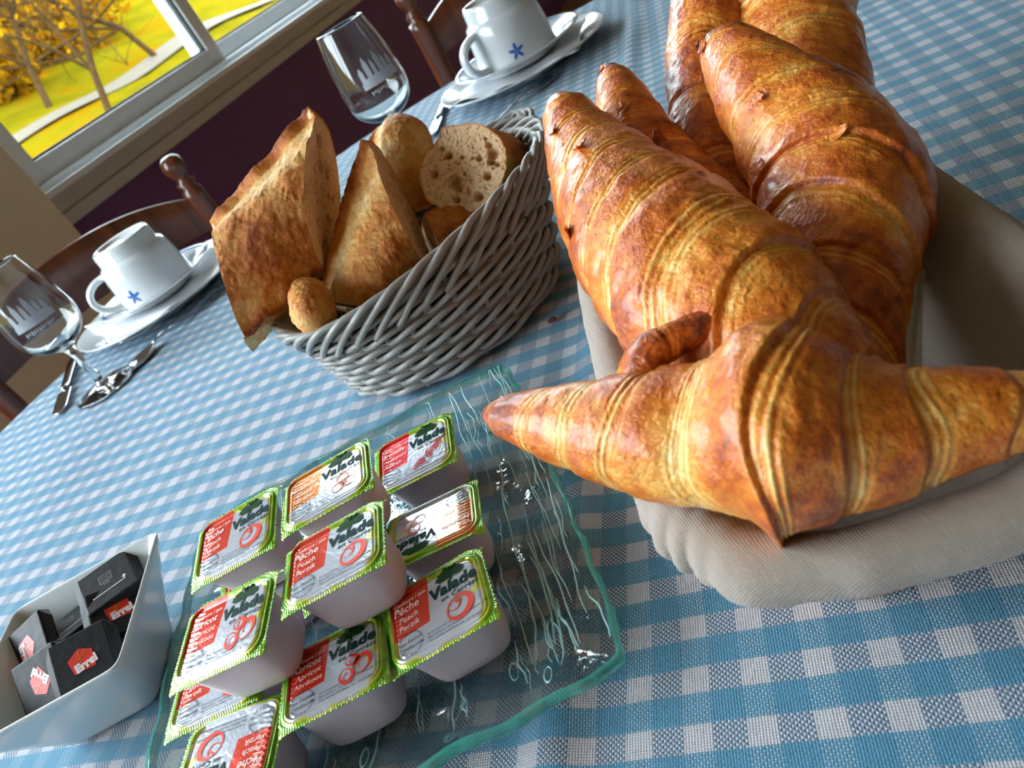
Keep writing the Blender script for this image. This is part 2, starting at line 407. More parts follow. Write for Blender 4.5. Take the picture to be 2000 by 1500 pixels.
# ================================================================== GARDEN
def hill_z(P):
    t = P[..., 0] * WN[0] + P[..., 1] * WN[1] - 1.6
    return -0.75 + np.clip(t - 0.6, 0, 60) * 0.27 + 0.10 * vnoise(np.stack([P[..., 0], P[..., 1], 0 * P[..., 0]], -1), 0.7)
U, T_ = np.meshgrid(np.linspace(-30, 34, 90), np.linspace(0.15, 46, 80), indexing='ij')
G = WN * (1.6 + T_[..., None]) + WT * U[..., None]; G[..., 2] = hill_z(G)
t = NT('autumn_lawn'); n = t.noise(t.obj(), 1.6, 4); n2 = t.noise(t.obj(), 14, 4)
t.p(color=t.mix(n2, t.ramp(n, [(0.35, srgb(52, 66, 6)), (0.5, srgb(84, 84, 10)), (0.66, srgb(104, 72, 2))]), srgb(88, 66, 6)), rough=1.0, spec=0.0)
M['lawn'] = t.m
o = mesh_np('ground', G.reshape(-1, 3), grid_faces(90, 80), M['lawn']); o['kind'] = 'structure'
def ground_at(x, y):              # where the photo ray meets the hill
    d = MW @ np.array([(x - 1000) / FL, (y - 750) / FL, 1.0])
    for D in np.arange(3.0, 45, 0.1):
        p = np.array([0, 0, CAMZ]) + d * D
        if p[2] < hill_z(p[None])[0]: return p
    return p
pa = ground_at(0, 310); pb = ground_at(370, 80)
PP = np.array([pa + (pb - pa) * k for k in np.linspace(-0.6, 1.6, 40)])
side = np.cross(pb - pa, [0, 0, 1]); side /= np.linalg.norm(side)
R_ = np.stack([PP - side * 0.13, PP + side * 0.13], 1); R_[..., 2] = hill_z(R_) + 0.03
o = mesh_np('garden_path', R_.reshape(-1, 3), grid_faces(40, 2), plain('pale_gravel', srgb(70, 60, 44), 0.9)); tag(o, 'pale gravel garden path crossing the sunlit slope outside the window', 'path')

t = NT('bark'); t.p(color=t.mix(t.noise(t.obj(), 20, 4), srgb(34, 24, 14), srgb(76, 58, 36)), rough=1.0, spec=0.0); M['bark'] = t.m
def leafmat(name, a, b):
    t = NT(name); rn = t.n('ShaderNodeAttribute', attribute_name='tone').outputs['Fac']
    t.p(color=t.mix(rn, a, b), rough=1.0, spec=0.0); tr = t.n('ShaderNodeBsdfTranslucent'); t.set(tr.inputs[0], t.mix(rn, a, b))
    mx = t.n('ShaderNodeMixShader', {0: 0.4}); t.t.links.new(t.b.outputs[0], mx.inputs[1]); t.t.links.new(tr.outputs[0], mx.inputs[2]); t.t.links.new(mx.outputs[0], t.out.inputs[0])
    return t.m
M['yellow_leaf'] = leafmat('yellow_leaves', srgb(140, 104, 8), srgb(112, 66, 10))
M['brown_leaf'] = leafmat('brown_leaves', srgb(44, 30, 6), srgb(84, 58, 8))
M['dark_leaf'] = leafmat('dark_leaves', srgb(10, 9, 4), srgb(24, 21, 6))
def leaves(center, rad, n, size, mat, parent, seed):
    r = np.random.default_rng(seed); P = r.normal(size=(n, 3)); P /= np.linalg.norm(P, axis=1)[:, None]
    P = P * (r.random((n, 1)) ** 0.5) * np.array(rad) * (1 + 0.25 * vnoise(P, 3.0, seed)[:, None]) + center
    A = r.normal(size=(n, 3)); A /= np.linalg.norm(A, axis=1)[:, None]; B = np.cross(A, r.normal(size=(n, 3))); B /= np.linalg.norm(B, axis=1)[:, None]
    s = size * (0.5 + r.random((n, 1)))
    V = np.stack([P - A * s, P + B * s * .6, P + A * s, P - B * s * .6], 1).reshape(-1, 3)
    o = mesh_np('foliage', V, np.arange(4 * n).reshape(n, 4), mat, parent, smooth=False, attrs={'tone': np.repeat(r.random(n), 4)}); o['kind'] = 'stuff'; return o
def branchy(base, h, seed, lean=(0, 0), levels=4, r0=0.07):
    r = random.Random(seed); parts = []
    def grow(p, d, L, rad, lev):
        pts = [p]; q = p.copy(); dd = d.copy()
        for k in range(5):
            dd = dd + np.array([r.gauss(0, .16), r.gauss(0, .16), r.gauss(0, .12) + 0.03]); dd /= np.linalg.norm(dd)
            q = q + dd * L / 5; pts.append(q.copy())
        parts.append(tube(pts, np.linspace(rad, rad * 0.55, 6), 5 if lev > 1 else 7, caps=False))
        if lev < levels:
            for k in range(5 if lev else 7):
                i = r.randint(1, 5); a = np.array([r.gauss(0, 1), r.gauss(0, 1), r.gauss(0.35, .6)]); a /= np.linalg.norm(a)
                nd = dd * 0.55 + a * 0.8; nd /= np.linalg.norm(nd); grow(pts[i], nd, L * r.uniform(.5, .75), rad * 0.5, lev + 1)
    grow(np.zeros(3), np.array([lean[0], lean[1], 1.0]), h * 0.45, r0, 0)
    return join(parts)
def tree(px, py, D, h, label, seed, leafy, lean=(0, 0), r0=0.06, grp=None):
    b = at_depth(px, py, D); b[2] = hill_z(b[None])[0] - 0.05
    e = empty('bare_tree', b); tag(e, label, 'tree', grp)
    V, F = branchy(b, h, seed, lean, 4, r0); mesh_np('trunk_and_branches', V, F, M['bark'], e)
    for k, (mat, n, rad, size, off) in enumerate(leafy): leaves(np.array(off), rad, n, size, mat, e, seed * 10 + k)
tree(150, 150, 6.0, 4.6, 'bare branched tree nearest the window pane, tan twigs', 3, [(M['yellow_leaf'], 500, (1.1, 1.1, 1.1), 0.025, (0.1, 0.2, 1.6))], (0.25, 0), 0.030)
tree(330, 140, 8.0, 5.0, 'bare tree with pale twigs beside the window mullion', 5, [(M['yellow_leaf'], 300, (1.0, 1.0, 1.0), 0.025, (0, 0, 1.6))], (-0.15, 0.1), 0.032)
tree(20, 120, 7.0, 5.0, 'bare tree at the left edge of the window view', 8, [(M['brown_leaf'], 500, (1.2, 1.2, 1.2), 0.03, (0, 0, 2.2))], (0.1, 0.1), 0.034)
def bush(px, py, D, rad, mat, n, label, seed, size=0.05):
    b = at_depth(px, py, D); gz = hill_z(b[None])[0]
    e = empty('bush', (b[0], b[1], gz)); tag(e, label, 'bush')
    leaves(np.array([0, 0, max(0.2, b[2] - gz)]), rad, n, size, mat, e, seed)
    V, F = branchy(b, max(0.8, (b[2] - gz) * 1.6), seed, (0, 0), 2, 0.03); mesh_np('stems', V, F, M['bark'], e)
bush(150, 175, 9.5, (1.1, 1.1, 0.75), M['yellow_leaf'], 5200, 'glowing yellow bush behind the bare branches, middle of the pane', 21, 0.05)
bush(30, 215, 8.0, (0.5, 0.5, 0.45), M['yellow_leaf'], 2600, 'small yellow orange bush low at the left of the window view', 22, 0.04)
bush(270, 60, 12.0, (0.9, 0.9, 0.6), M['yellow_leaf'], 2600, 'yellow bush higher up the slope near the mullion', 23, 0.05)
for k, (px, py, D, rad) in enumerate([(-60, -60, 17, (3.2, 3.2, 2.6)), (90, -40, 18, (3.0, 3.0, 2.4)), (230, -70, 19, (3.0, 3.0, 2.4)), (60, 70, 16, (2.2, 2.2, 1.2)), (200, 20, 15, (1.6, 1.6, 1.0)), (-80, 120, 14, (2.0, 2.0, 1.5))]):
    bush(px, py, D, rad, M['dark_leaf'] if k not in (2,) else M['brown_leaf'], 4200, ['huge dark thicket top left beyond the garden', 'dark thicket behind the bare tree tops', 'brown thicket above the mullion', 'dark brown shrub mass in the middle distance', 'dark olive shrub left of the mullion', 'dark shrub at the far left of the view'][k], 30 + k, 0.11)
for k, (px, py) in enumerate([(500, 20), (560, -40), (430, -120)]):
    bush(px, py, 14, (2.0, 2.0, 1.3), M['brown_leaf'], 2400, ['tawny hedge seen through the second pane', 'tawny hedge right of the second pane', 'tawny hedge above the mullion'][k], 50 + k, 0.08)

# ================================================================== TABLE AND CLOTH
TC = np.array([0.20, 0.47]); TR = 0.93
tb = empty('dining_table', (TC[0], TC[1], FZ)); tag(tb, 'round dining table hidden under the blue gingham cloth', 'table')
V, F = lathe([(0, 0.715), (TR - 0.012, 0.715), (TR - 0.004, 0.72), (TR - 0.004, 0.738), (TR - 0.012, 0.743), (0, 0.743)], 96); mesh_np('table_top', V, F, M['wood'], tb, False)
for k in range(4):
    a = PI / 4 + k * PI / 2; V, F = tube([(0.55 * math.cos(a), 0.55 * math.sin(a), z) for z in (0, 0.2, 0.5, 0.71)], [0.022, 0.026, 0.03, 0.034], 12); mesh_np('leg', V, F, M['wood'], tb)
def cloth():
    nr, na = 260, 480
    r = np.concatenate([np.linspace(0, TR, nr - 40), TR + 0.012 * np.sin(np.linspace(0.1, PI / 2, 10)), np.full(30, TR + 0.012)])
    dz = np.concatenate([np.zeros(nr - 40), -0.012 * (1 - np.cos(np.linspace(0.1, PI / 2, 10))), -0.012 - np.linspace(0.008, 0.26, 30)])
    a = np.linspace(0, 2 * PI, na, endpoint=False); R, A = np.meshgrid(r, a, indexing='ij'); Z = np.broadcast_to(dz[:, None], R.shape).copy()
    hang = np.clip(-Z / 0.26, 0, 1); R = R + hang * (0.03 + 0.03 * np.sin(A * 23) + 0.012 * np.sin(A * 41 + 1))
    X = TC[0] + R * np.cos(A); Y = TC[1] + R * np.sin(A)
    P = np.stack([X, Y, 0 * X], -1); flat = (hang < 0.02)
    # ironed creases: thin raised folds
    def crease(p0, p1, h, w):
        p0, p1 = np.array(p0), np.array(p1); d = (p1 - p0) / np.linalg.norm(p1 - p0); nn = np.array([-d[1], d[0]])
        s = (X - p0[0]) * nn[0] + (Y - p0[1]) * nn[1]; return h * np.exp(-(s / w) ** 2)
    Z += flat * (crease((0.461, 1.194), (0.238, 0.759), 0.005, 0.012) + crease((-0.096, 0.557), (-0.119, 0.502), 0.0016, 0.004))
    Z += flat * 0.0007 * (vnoise(P, 9, 3) + 0.5 * vnoise(P, 30, 4))
    return mesh_np('tablecloth', np.stack([X, Y, Z - 0.0016], -1).reshape(-1, 3), grid_faces(nr, na, wrapv=True), M['gingham'])
o = cloth(); tag(o, 'blue and white gingham tablecloth with ironed creases covering the round table', 'tablecloth')

# ================================================================== CROISSANTS
def croissant(label, pts, layers, slant, centre=0.5, phase=0.0, seed=1, thick=1.0, bakeoff=0.0, tipdark=(1, 1), amp=0.12, flat=0.92, up=(0, 0, 1), n=500, k=170, rot0=0.0):
    Q = [list(at_depth(x, y, D)) + [rp * D / FL] for x, y, D, rp in pts]
    S = spline(Q, n); C = S[:, :3]; r = np.clip(S[:, 3], 0.0015, None) * thick
    pad = n // 17; Cp = np.concatenate([C[0] + (C[:1] - C[1:pad + 1][::-1]), C, C[-1] + (C[-1:] - C[-pad - 1:-1][::-1])]); ker = np.hanning(2 * pad + 1); ker /= ker.sum()
    C = np.stack([np.convolve(Cp[:, q_], ker, 'valid') for q_ in range(3)], 1)
    T, Uv, Wv = frames(C, up)
    s = np.linspace(0, 1, n)[:, None]; a = np.linspace(0, 2 * PI, k, endpoint=False)[None, :]
    u = (s - centre); sgn = np.where(u < 0, -1.0, 1.0)
    warp = 0.30 * np.sin(a * 2 + seed + 9 * s) + 0.25 * np.sin(a * 3 + 2 * seed + 14 * s) + 0.5 * np.sin(s * 17 + seed)
    ph = (u + slant * 0.09 * np.cos(a - rot0) + 0.02 * warp) * layers + phase
    q = np.abs(ph); f = q - np.floor(q); idx = np.floor(q)
    rr = np.sin(idx * 12.9898 + seed * 3.1 + (ph > 0) * 5.1) * 43758.5; rr = rr - np.floor(rr)
    bulge = (f ** 0.55) * np.clip((1 - f) / 0.07, 0, 1)            # rises outward, drops at the ledge
    bulge = 0.35 + 0.65 * bulge
    groove = np.clip((1 - f) / 0.22, 0, 1)
    endf = np.clip(np.minimum(s, 1 - s) / 0.05, 0, 1) ** 0.5
    lamz = np.clip(1 - np.abs(f - 0.16) / 0.20, 0, 1) * (0.35 + 0.65 * rr)
    lam = np.sin(ph * 2 * PI * 8 + 2.5 * np.sin(a * 2 + rr * 6)) * lamz
    dirs = np.cos(a)[..., None] * Uv[:, None] * flat + np.sin(a)[..., None] * Wv[:, None]
    base = C[:, None] + r[:, None, None] * dirs
    sc = 1.0 / max(r.max(), 1e-3)
    nz1 = fbm(base, 0.9 * sc, 3, seed); nz2 = fbm(base, 3.2 * sc, 3, seed + 5); nz3 = vnoise(base, 9.0 * sc, seed + 9)
    disp = r[:, None] * (amp * (bulge - 0.6) * (0.8 + 0.5 * rr) + 0.10 * nz1 * endf + 0.035 * nz2 + 0.012 * nz3 + 0.016 * lam)
    V = base + disp[..., None] * dirs
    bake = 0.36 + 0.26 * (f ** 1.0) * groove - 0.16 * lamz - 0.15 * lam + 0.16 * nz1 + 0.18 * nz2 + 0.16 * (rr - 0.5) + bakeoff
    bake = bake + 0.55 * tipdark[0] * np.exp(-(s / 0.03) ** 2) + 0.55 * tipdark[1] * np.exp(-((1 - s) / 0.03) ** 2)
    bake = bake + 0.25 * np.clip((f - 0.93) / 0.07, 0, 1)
    V = V.reshape(-1, 3); F = grid_faces(n, k, wrapv=True)
    # closed ends
    V = np.concatenate([V, np.repeat((C[0] - T[0] * r[0] * 0.25)[None], k, 0), np.repeat((C[-1] + T[-1] * r[-1] * 0.25)[None], k, 0)])
    j = np.arange(k); j1 = (j + 1) % k; b = n * k
    F = np.concatenate([F, np.stack([j, j1, b + j1, b + j], -1)[:, ::-1] * 1, np.stack([(n - 1) * k + j, (n - 1) * k + j1, b + k + j1, b + k + j], -1)])
    full = lambda x, e0, e1: np.concatenate([np.broadcast_to(x, (n, k)).ravel(), np.full(k, e0), np.full(k, e1)])
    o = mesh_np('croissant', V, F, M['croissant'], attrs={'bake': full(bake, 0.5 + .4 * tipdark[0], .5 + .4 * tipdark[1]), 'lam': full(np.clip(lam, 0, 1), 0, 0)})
    tag(o, label, 'croissant', 'croissants in the linen lined basket')
    return o, V[:n * k].reshape(n, k, 3), dirs
def flake(parent, P, nrm, size, seed, mat=None):
    """a small curled sheet of loose pastry"""
    r = random.Random(seed); nrm = nrm / np.linalg.norm(nrm); a = np.cross(nrm, [r.gauss(0, 1), r.gauss(0, 1), r.gauss(0, 1)]); a /= np.linalg.norm(a); b = np.cross(nrm, a)
    g = np.linspace(-1, 1, 9); X, Y = np.meshgrid(g, g, indexing='ij')
    w = 1 + 0.25 * np.sin(3 * X + seed) ; Z = 0.35 * (X + 1) ** 2 * 0.6 + 0.08 * np.sin(5 * Y + seed)
    V = P + size * (X[..., None] * a * 0.8 + (Y * (1 - 0.25 * (X + 1)) * w * 0.7)[..., None] * b + Z[..., None] * nrm)
    o = mesh_np('pastry_flake', V.reshape(-1, 3), grid_faces(9, 9), mat or M['croissant'], parent, attrs={'bake': np.full(81, r.uniform(.45, .8)), 'lam': np.zeros(81)})
    md = o.modifiers.new('s', 'SOLIDIFY'); md.thickness = 0.0004
    return o

C1, v1, d1 = croissant('largest golden croissant lying across the front rim of the linen basket',
    [(950, 806, .300, 16), (985, 812, .293, 40), (1100, 828, .275, 84), (1250, 846, .256, 130), (1370, 852, .246, 152), (1440, 844, .239, 182), (1510, 831, .2335, 230), (1580, 836, .230, 206), (1650, 840, .227, 172), (1750, 838, .223, 140), (1850, 820, .219, 112), (2000, 800, .214, 82), (2120, 785, .212, 48), (2180, 775, .212, 14)],
    10, 0.22, centre=0.46, seed=2, amp=0.11, rot0=1.2, thick=0.97)
C2, v2, d2 = croissant('long orange croissant leaning at the left rim of the linen basket, tip up',
    [(1086, 196, .415, 22), (1105, 222, .410, 46), (1150, 300, .390, 80), (1215, 395, .355, 122), (1300, 490, .325, 165), (1385, 575, .300, 188), (1480, 655, .280, 178), (1600, 740, .265, 132), (1700, 800, .255, 80), (1750, 830, .25, 30)],
    10, 0.9, centre=0.72, seed=5, amp=0.14, tipdark=(0.4, 0.2), rot0=-0.6, bakeoff=0.0)
C3, v3, d3 = croissant('dark tipped croissant half hidden behind the long orange one',
    [(1192, 135, .455, 16), (1200, 158, .45, 34), (1222, 215, .435, 56), (1262, 300, .42, 74), (1335, 385, .40, 84), (1430, 465, .38, 84), (1500, 540, .37, 60)],
    8, 0.8, centre=0.8, seed=9, amp=0.13, tipdark=(1.0, 0), bakeoff=0.12)
C4, v4, d4 = croissant('big brown croissant on the right standing up with its horn curled left',
    [(1392, 72, .395, 20), (1415, 92, .39, 50), (1460, 142, .375, 78), (1525, 215, .355, 110), (1598, 292, .338, 144), (1640, 378, .325, 160), (1648, 470, .312, 146), (1658, 560, .302, 118), (1680, 650, .293, 86), (1700, 730, .288, 60), (1710, 780, .285, 30)],
    9, 0.9, centre=0.50, seed=12, amp=0.15, tipdark=(0.9, 0.3), bakeoff=0.12, rot0=0.8)
C5, v5, d5 = croissant('tall dark croissant in the back left of the basket, flaking skin',
    [(1402, -150, .50, 46), (1392, -60, .485, 66), (1384, 30, .47, 74), (1376, 120, .455, 76), (1378, 210, .44, 72), (1396, 310, .425, 78), (1432, 400, .41, 66), (1460, 470, .40, 40)],
    6, 0.5, centre=0.5, seed=17, amp=0.12, bakeoff=0.18)
C6, v6, d6 = croissant('pale topped croissant at the very back right of the basket',
    [(1530, -190, .50, 60), (1540, -100, .485, 100), (1545, -10, .46, 117), (1553, 80, .445, 114), (1580, 150, .425, 106), (1600, 230, .41, 98), (1610, 300, .40, 60)],
    6, 0.3, centre=0.55, seed=21, amp=0.13, bakeoff=-0.02)
C7, v7, d7 = croissant('small croissant tip with a burnt end poking out under the front croissant',
    [(1438, 602, .262, 18), (1415, 614, .262, 29), (1368, 638, .262, 32), (1308, 668, .262, 37), (1258, 708, .263, 46), (1262, 790, .266, 60), (1340, 860, .266, 50)],
    4, 0.2, centre=0.9, seed=25, amp=0.16, tipdark=(2.2, 0), bakeoff=0.24, n=160, k=120)
for (C, v, d, lst) in [(C5, v5, d5, [(0.55, .0075), (0.62, .006), (0.70, .006)]), (C4, v4, d4, [(0.35, .004), (0.5, .004), (0.05, .004), (0.55, .005)]), (C2, v2, d2, [(0.3, .005), (0.45, .005), (0.15, .004)]), (C3, v3, d3, [(0.3, .005), (0.02, .004), (0.5, .006)])]:
    for j, (s, sz) in enumerate(lst):
        i = int(s * (v.shape[0] - 1)); view = np.array([0, 0, CAMZ]) - v[i].mean(0); sc = d[i] @ view; kk = int(np.argsort(-np.abs(sc) * 0 - sc)[(j * 37) % 50])
        flake(C, v[i, kk], d[i, kk], sz, j + int(s * 100))

# ================================================================== LINEN LINED BASKET
BU = np.array([0.966, -0.259, 0]); BV = np.array([0.259, 0.966, 0])      # across, along
def rrect(hw, hl, rad, n=200):
    t = np.linspace(0, 2 * PI, n, endpoint=False); pw = 3.9
    x = np.sign(np.cos(t)) * np.abs(np.cos(t)) ** (2 / pw) * hw; y = np.sign(np.sin(t)) * np.abs(np.sin(t)) ** (2 / pw) * hl
    return x, y
BC = np.array([0.040, 0.291, 0]) + BU * 0.0830 + BV * 0.0095
def basket_ring(off, z, n=240, wob=0.0, hl=0.1500, hw=0.0800):
    x, y = rrect(hw + off, hl + off, 0.03, n); t = np.linspace(0, 2 * PI, n, endpoint=False)
    P = BC + x[:, None] * BU + y[:, None] * BV; P = P.copy(); P[:, 2] = z
    return P
bk = empty('bread_basket', (BC[0], BC[1], 0)); tag(bk, 'rectangular honey wicker basket under the linen, holding the croissants', 'basket')
inv = -np.array([BC[0], BC[1], 0])
V, F = join([tube(basket_ring(-0.0285, 0.003) + inv, 0.0035, 8, closed=True)]); mesh_np('base_rim', V, F, M['brown_wicker'], bk)
P = basket_ring(-0.030, 0.003); cv = np.vstack([P, [BC[0], BC[1], 0.003]]) + inv
mesh_np('basket_floor', cv, [[i, (i + 1) % 240, 240] for i in range(240)], M['brown_wicker'], bk)
for row in range(9):
    z = 0.009 + row * 0.0056; P = basket_ring(-0.0285 + row * 0.0025, z, 480); nn = np.arange(480)
    ctr = np.array([BC[0], BC[1], z]); dr = P - ctr; dr /= np.linalg.norm(dr, axis=1)[:, None]
    P = P + dr * (0.0016 * np.sin(nn * 2 * PI * 30 / 480 + row * PI))[:, None] + inv
    V, F = tube(P, 0.0029, 8, closed=True); mesh_np('weaver', V, F, M['brown_wicker'], bk)
for j in range(0, 60):
    t_ = j * 8; a = basket_ring(-0.0295, 0.004, 480)[t_] + inv; b = basket_ring(-0.0055, 0.056, 480)[t_] + inv
    V, F = tube([a, (a + b) / 2, b], 0.0024, 6); mesh_np('stake', V, F, M['brown_wicker'], bk)

def liner():
    n = 360; t = np.linspace(0, 2 * PI, n, endpoint=False)
    prof = [(-0.075, 0.009), (-0.05, 0.008), (-0.041, 0.009), (-0.036, 0.014), (-0.0305, 0.024), (-0.0235, 0.037), (-0.0170, 0.048), (-0.0125, 0.056), (-0.0080, 0.0610), (-0.0025, 0.064), (0.002, 0.0635), (0.0055, 0.060), (0.007, 0.054), (0.0040, 0.047), (-0.0020, 0.040), (-0.0075, 0.036), (-0.0125, 0.0300)]
    pr = spline([(a, z, 0) for a, z in prof], 70)[:, :2]
    rows = []
    for i, (off, z) in enumerate(pr):
        x, y = rrect(0.0800 + max(off, -0.070), 0.1500 + max(off, -0.12), 0.03, n)
        P = BC + x[:, None] * BU + y[:, None] * BV; P[:, 2] = z; rows.append(P)
    P = np.array(rows); f = np.linspace(0, 1, 70)[:, None]
    out = P - BC; out[..., 2] = 0; out /= np.linalg.norm(out, axis=-1, keepdims=True) + 1e-9
    fold = fbm(P * np.array([1, 1, 0.25]), 26, 3, 4)
    cornerw = np.exp(-((t - 1.22 * PI) / 0.22) ** 2)[None] + np.exp(-((t - 1.80 * PI) / 0.2) ** 2)[None]
    disp = 0.0034 * fold * np.clip(f * 1.2, 0.3, 1) + cornerw * 0.0026 * np.sin(t * 46)[None] * np.clip((f - 0.55) * 3, 0, 1)
    disp = disp + 0.0022 * np.sin(t * 12 + 1.3)[None] * np.clip((f - 0.5) * 2, 0, 1)
    P = P + out * disp[..., None]
    hem = 0.006 * fbm(np.stack([np.cos(t) * 1.0, np.sin(t), 0 * t], -1), 6, 2, 2)[None] + 0.0025 * np.sin(t * 33)[None]
    P[..., 2] += (f - 0.8).clip(0) * 5 * hem + 0.002 * np.sin(t * 5 + .5)[None] * np.exp(-((f - 0.58) / 0.2) ** 2)
    V = np.concatenate([P.reshape(-1, 3), np.array([[BC[0], BC[1], 0.010]])]); F = grid_faces(70, n, wrapv=True).tolist() + [[int(i), int((i + 1) % n), 70 * n] for i in range(n)][::-1]
    o = mesh_np('linen_liner', V, F, M['linen']); md = o.modifiers.new('s', 'SOLIDIFY'); md.thickness = 0.0014; md.offset = 1
    return o
o = liner(); tag(o, 'beige linen cloth lining the croissant basket and folded over its rim', 'cloth')
# pale paper napkin strip seen between croissant and linen
g = np.linspace(0, 1, 30); X, Y = np.meshgrid(g, g, indexing='ij')
A0, A1, B0, B1 = [np.array(at_depth(*q)) for q in ((1752, 470, .335), (1810, 500, .335), (1738, 690, .292), (1800, 760, .29))]
P = (A0 * (1 - X[..., None]) + B0 * X[..., None]) * (1 - Y[..., None]) + (A1 * (1 - X[..., None]) + B1 * X[..., None]) * Y[..., None]
P = P + np.array([0, 0, 1.0]) * (0.003 * np.sin(Y * 7 + X * 2))[..., None]
o = mesh_np('paper_napkin', P.reshape(-1, 3), grid_faces(30, 30), M['napkin']); o.modifiers.new('s', 'SOLIDIFY').thickness = 0.0008
tag(o, 'white paper napkin peeking between the brown croissant and the linen', 'napkin')

# ================================================================== GREY WOVEN BREAD BASKET
def oval(cx, cy, a, b, ph, t, z=0.0):
    x = a * np.cos(t); y = b * np.sin(t)
    return np.stack([cx + x * math.cos(ph) - y * math.sin(ph), cy + x * math.sin(ph) + y * math.cos(ph), z + 0 * t], -1)
RIM = dict(cx=-0.0015, cy=0.5623, a=0.1267, b=0.0945, ph=0.4602)
def wall_pt(t, h, off=0.0):
    """point on the basket wall: angle t, relative height h 0..1"""
    zt = 0.0790 + 0.0073 * np.cos(t) - 0.0031 * np.cos(2 * t)
    e = h ** 1.15
    a = 0.094 * (1 - e) + (RIM['a'] - 0.004) * e + off; b = 0.084 * (1 - e) + (RIM['b'] - 0.004) * e + off
    cx = -0.010 * (1 - e) + RIM['cx'] * e; cy = 0.553 * (1 - e) + RIM['cy'] * e
    x = a * np.cos(t); y = b * np.sin(t); ph = RIM['ph']
    return np.stack([cx + x * math.cos(ph) - y * math.sin(ph), cy + x * math.sin(ph) + y * math.cos(ph), 0.004 + h * zt + 0 * t], -1)
gb = empty('wicker_basket', (-0.01, 0.553, 0)); tag(gb, 'oval grey woven wicker basket filled with cut baguette', 'basket')
gi = -np.array([-0.01, 0.553, 0]); NS = 36
def gpart(name, parts, mat=None):
    V, F = join(parts); V = V + gi; return mesh_np(name, V, F, mat or M['wicker'], gb)
tt = np.linspace(0, 2 * PI, 100, endpoint=False)
Vf = np.vstack([wall_pt(tt, np.zeros(100) + 0.0, -0.003), [[-0.01, 0.553, 0.004]]]); gpart('basket_floor', [(Vf, [[i, (i + 1) % 100, 100] for i in range(100)])])
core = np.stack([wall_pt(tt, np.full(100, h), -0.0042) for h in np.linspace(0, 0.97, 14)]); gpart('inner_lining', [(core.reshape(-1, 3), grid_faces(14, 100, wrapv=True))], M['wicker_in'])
ROWS = 16; KN = 840
for row in range(ROWS):
    t = np.linspace(0, 2 * PI, KN, endpoint=False); h = (row + 0.5) / ROWS * 0.93
    ph = t * NS / 3 + row * 2 * PI / 3
    off = 0.0032 * np.cos(ph) + 0.0006
    hh = h + 0.026 * np.sin(ph + 0.9)
    P = wall_pt(t, np.full(KN, h) + (hh - h), 0.0); c = wall_pt(t, np.full(KN, h), 1.0); d = c - wall_pt(t, np.full(KN, h), 0.0); d[:, 2] = 0; d /= np.linalg.norm(d, axis=1)[:, None]
    P = P + d * off[:, None]
    gpart('weaver', [tube(P, 0.0023, 8, closed=True)])
for j in range(NS):
    t0 = 2 * PI * j / NS
    P = [wall_pt(np.array([t0]), np.array([h]), -0.0012)[0] for h in (0.0, 0.3, 0.6, 0.95)]
    gpart('stake', [tube(P, 0.0022, 8)])
for j in range(NS):      # rolled border: each strand rises inside, goes over the rim and sweeps down outside
    t0 = 2 * PI * j / NS; pts = []
    for q in np.linspace(0, 1, 22):
        t = t0 - 0.10 - q * 2 * PI / NS * 4.6
        hgt = 0.93 + 0.12 * math.sin(min(1, q / 0.42) * PI / 2) * (1 if q < .42 else 1) - (max(0, q - 0.42) / 0.58) ** 1.3 * 0.34
        of = -0.005 + 0.0115 * min(1, q / 0.5) - 0.0035 * max(0, (q - 0.6) / 0.4)
        pts.append(wall_pt(np.array([t]), np.array([hgt]), of)[0])
    gpart('border_strand', [tube(spline(pts, 40), 0.0025, 8)])
t = np.linspace(0, 2 * PI, 300, endpoint=False)
gpart('rim_core', [tube(wall_pt(t, np.full(300, 0.97), 0.0), 0.0042, 10, closed=True)])
for j, tc in enumerate((0.10, 0.02, -0.07)):    # loops of the little handle at the right end
    pts = [wall_pt(np.array([tc + 0.32 * (q - .5)]), np.array([1.0 + 0.07 * math.sin(q * PI)]), 0.004 + 0.009 * math.sin(q * PI))[0] for q in np.linspace(0, 1, 24)]
    gpart('handle_loop', [tube(pts, 0.0021, 8)])

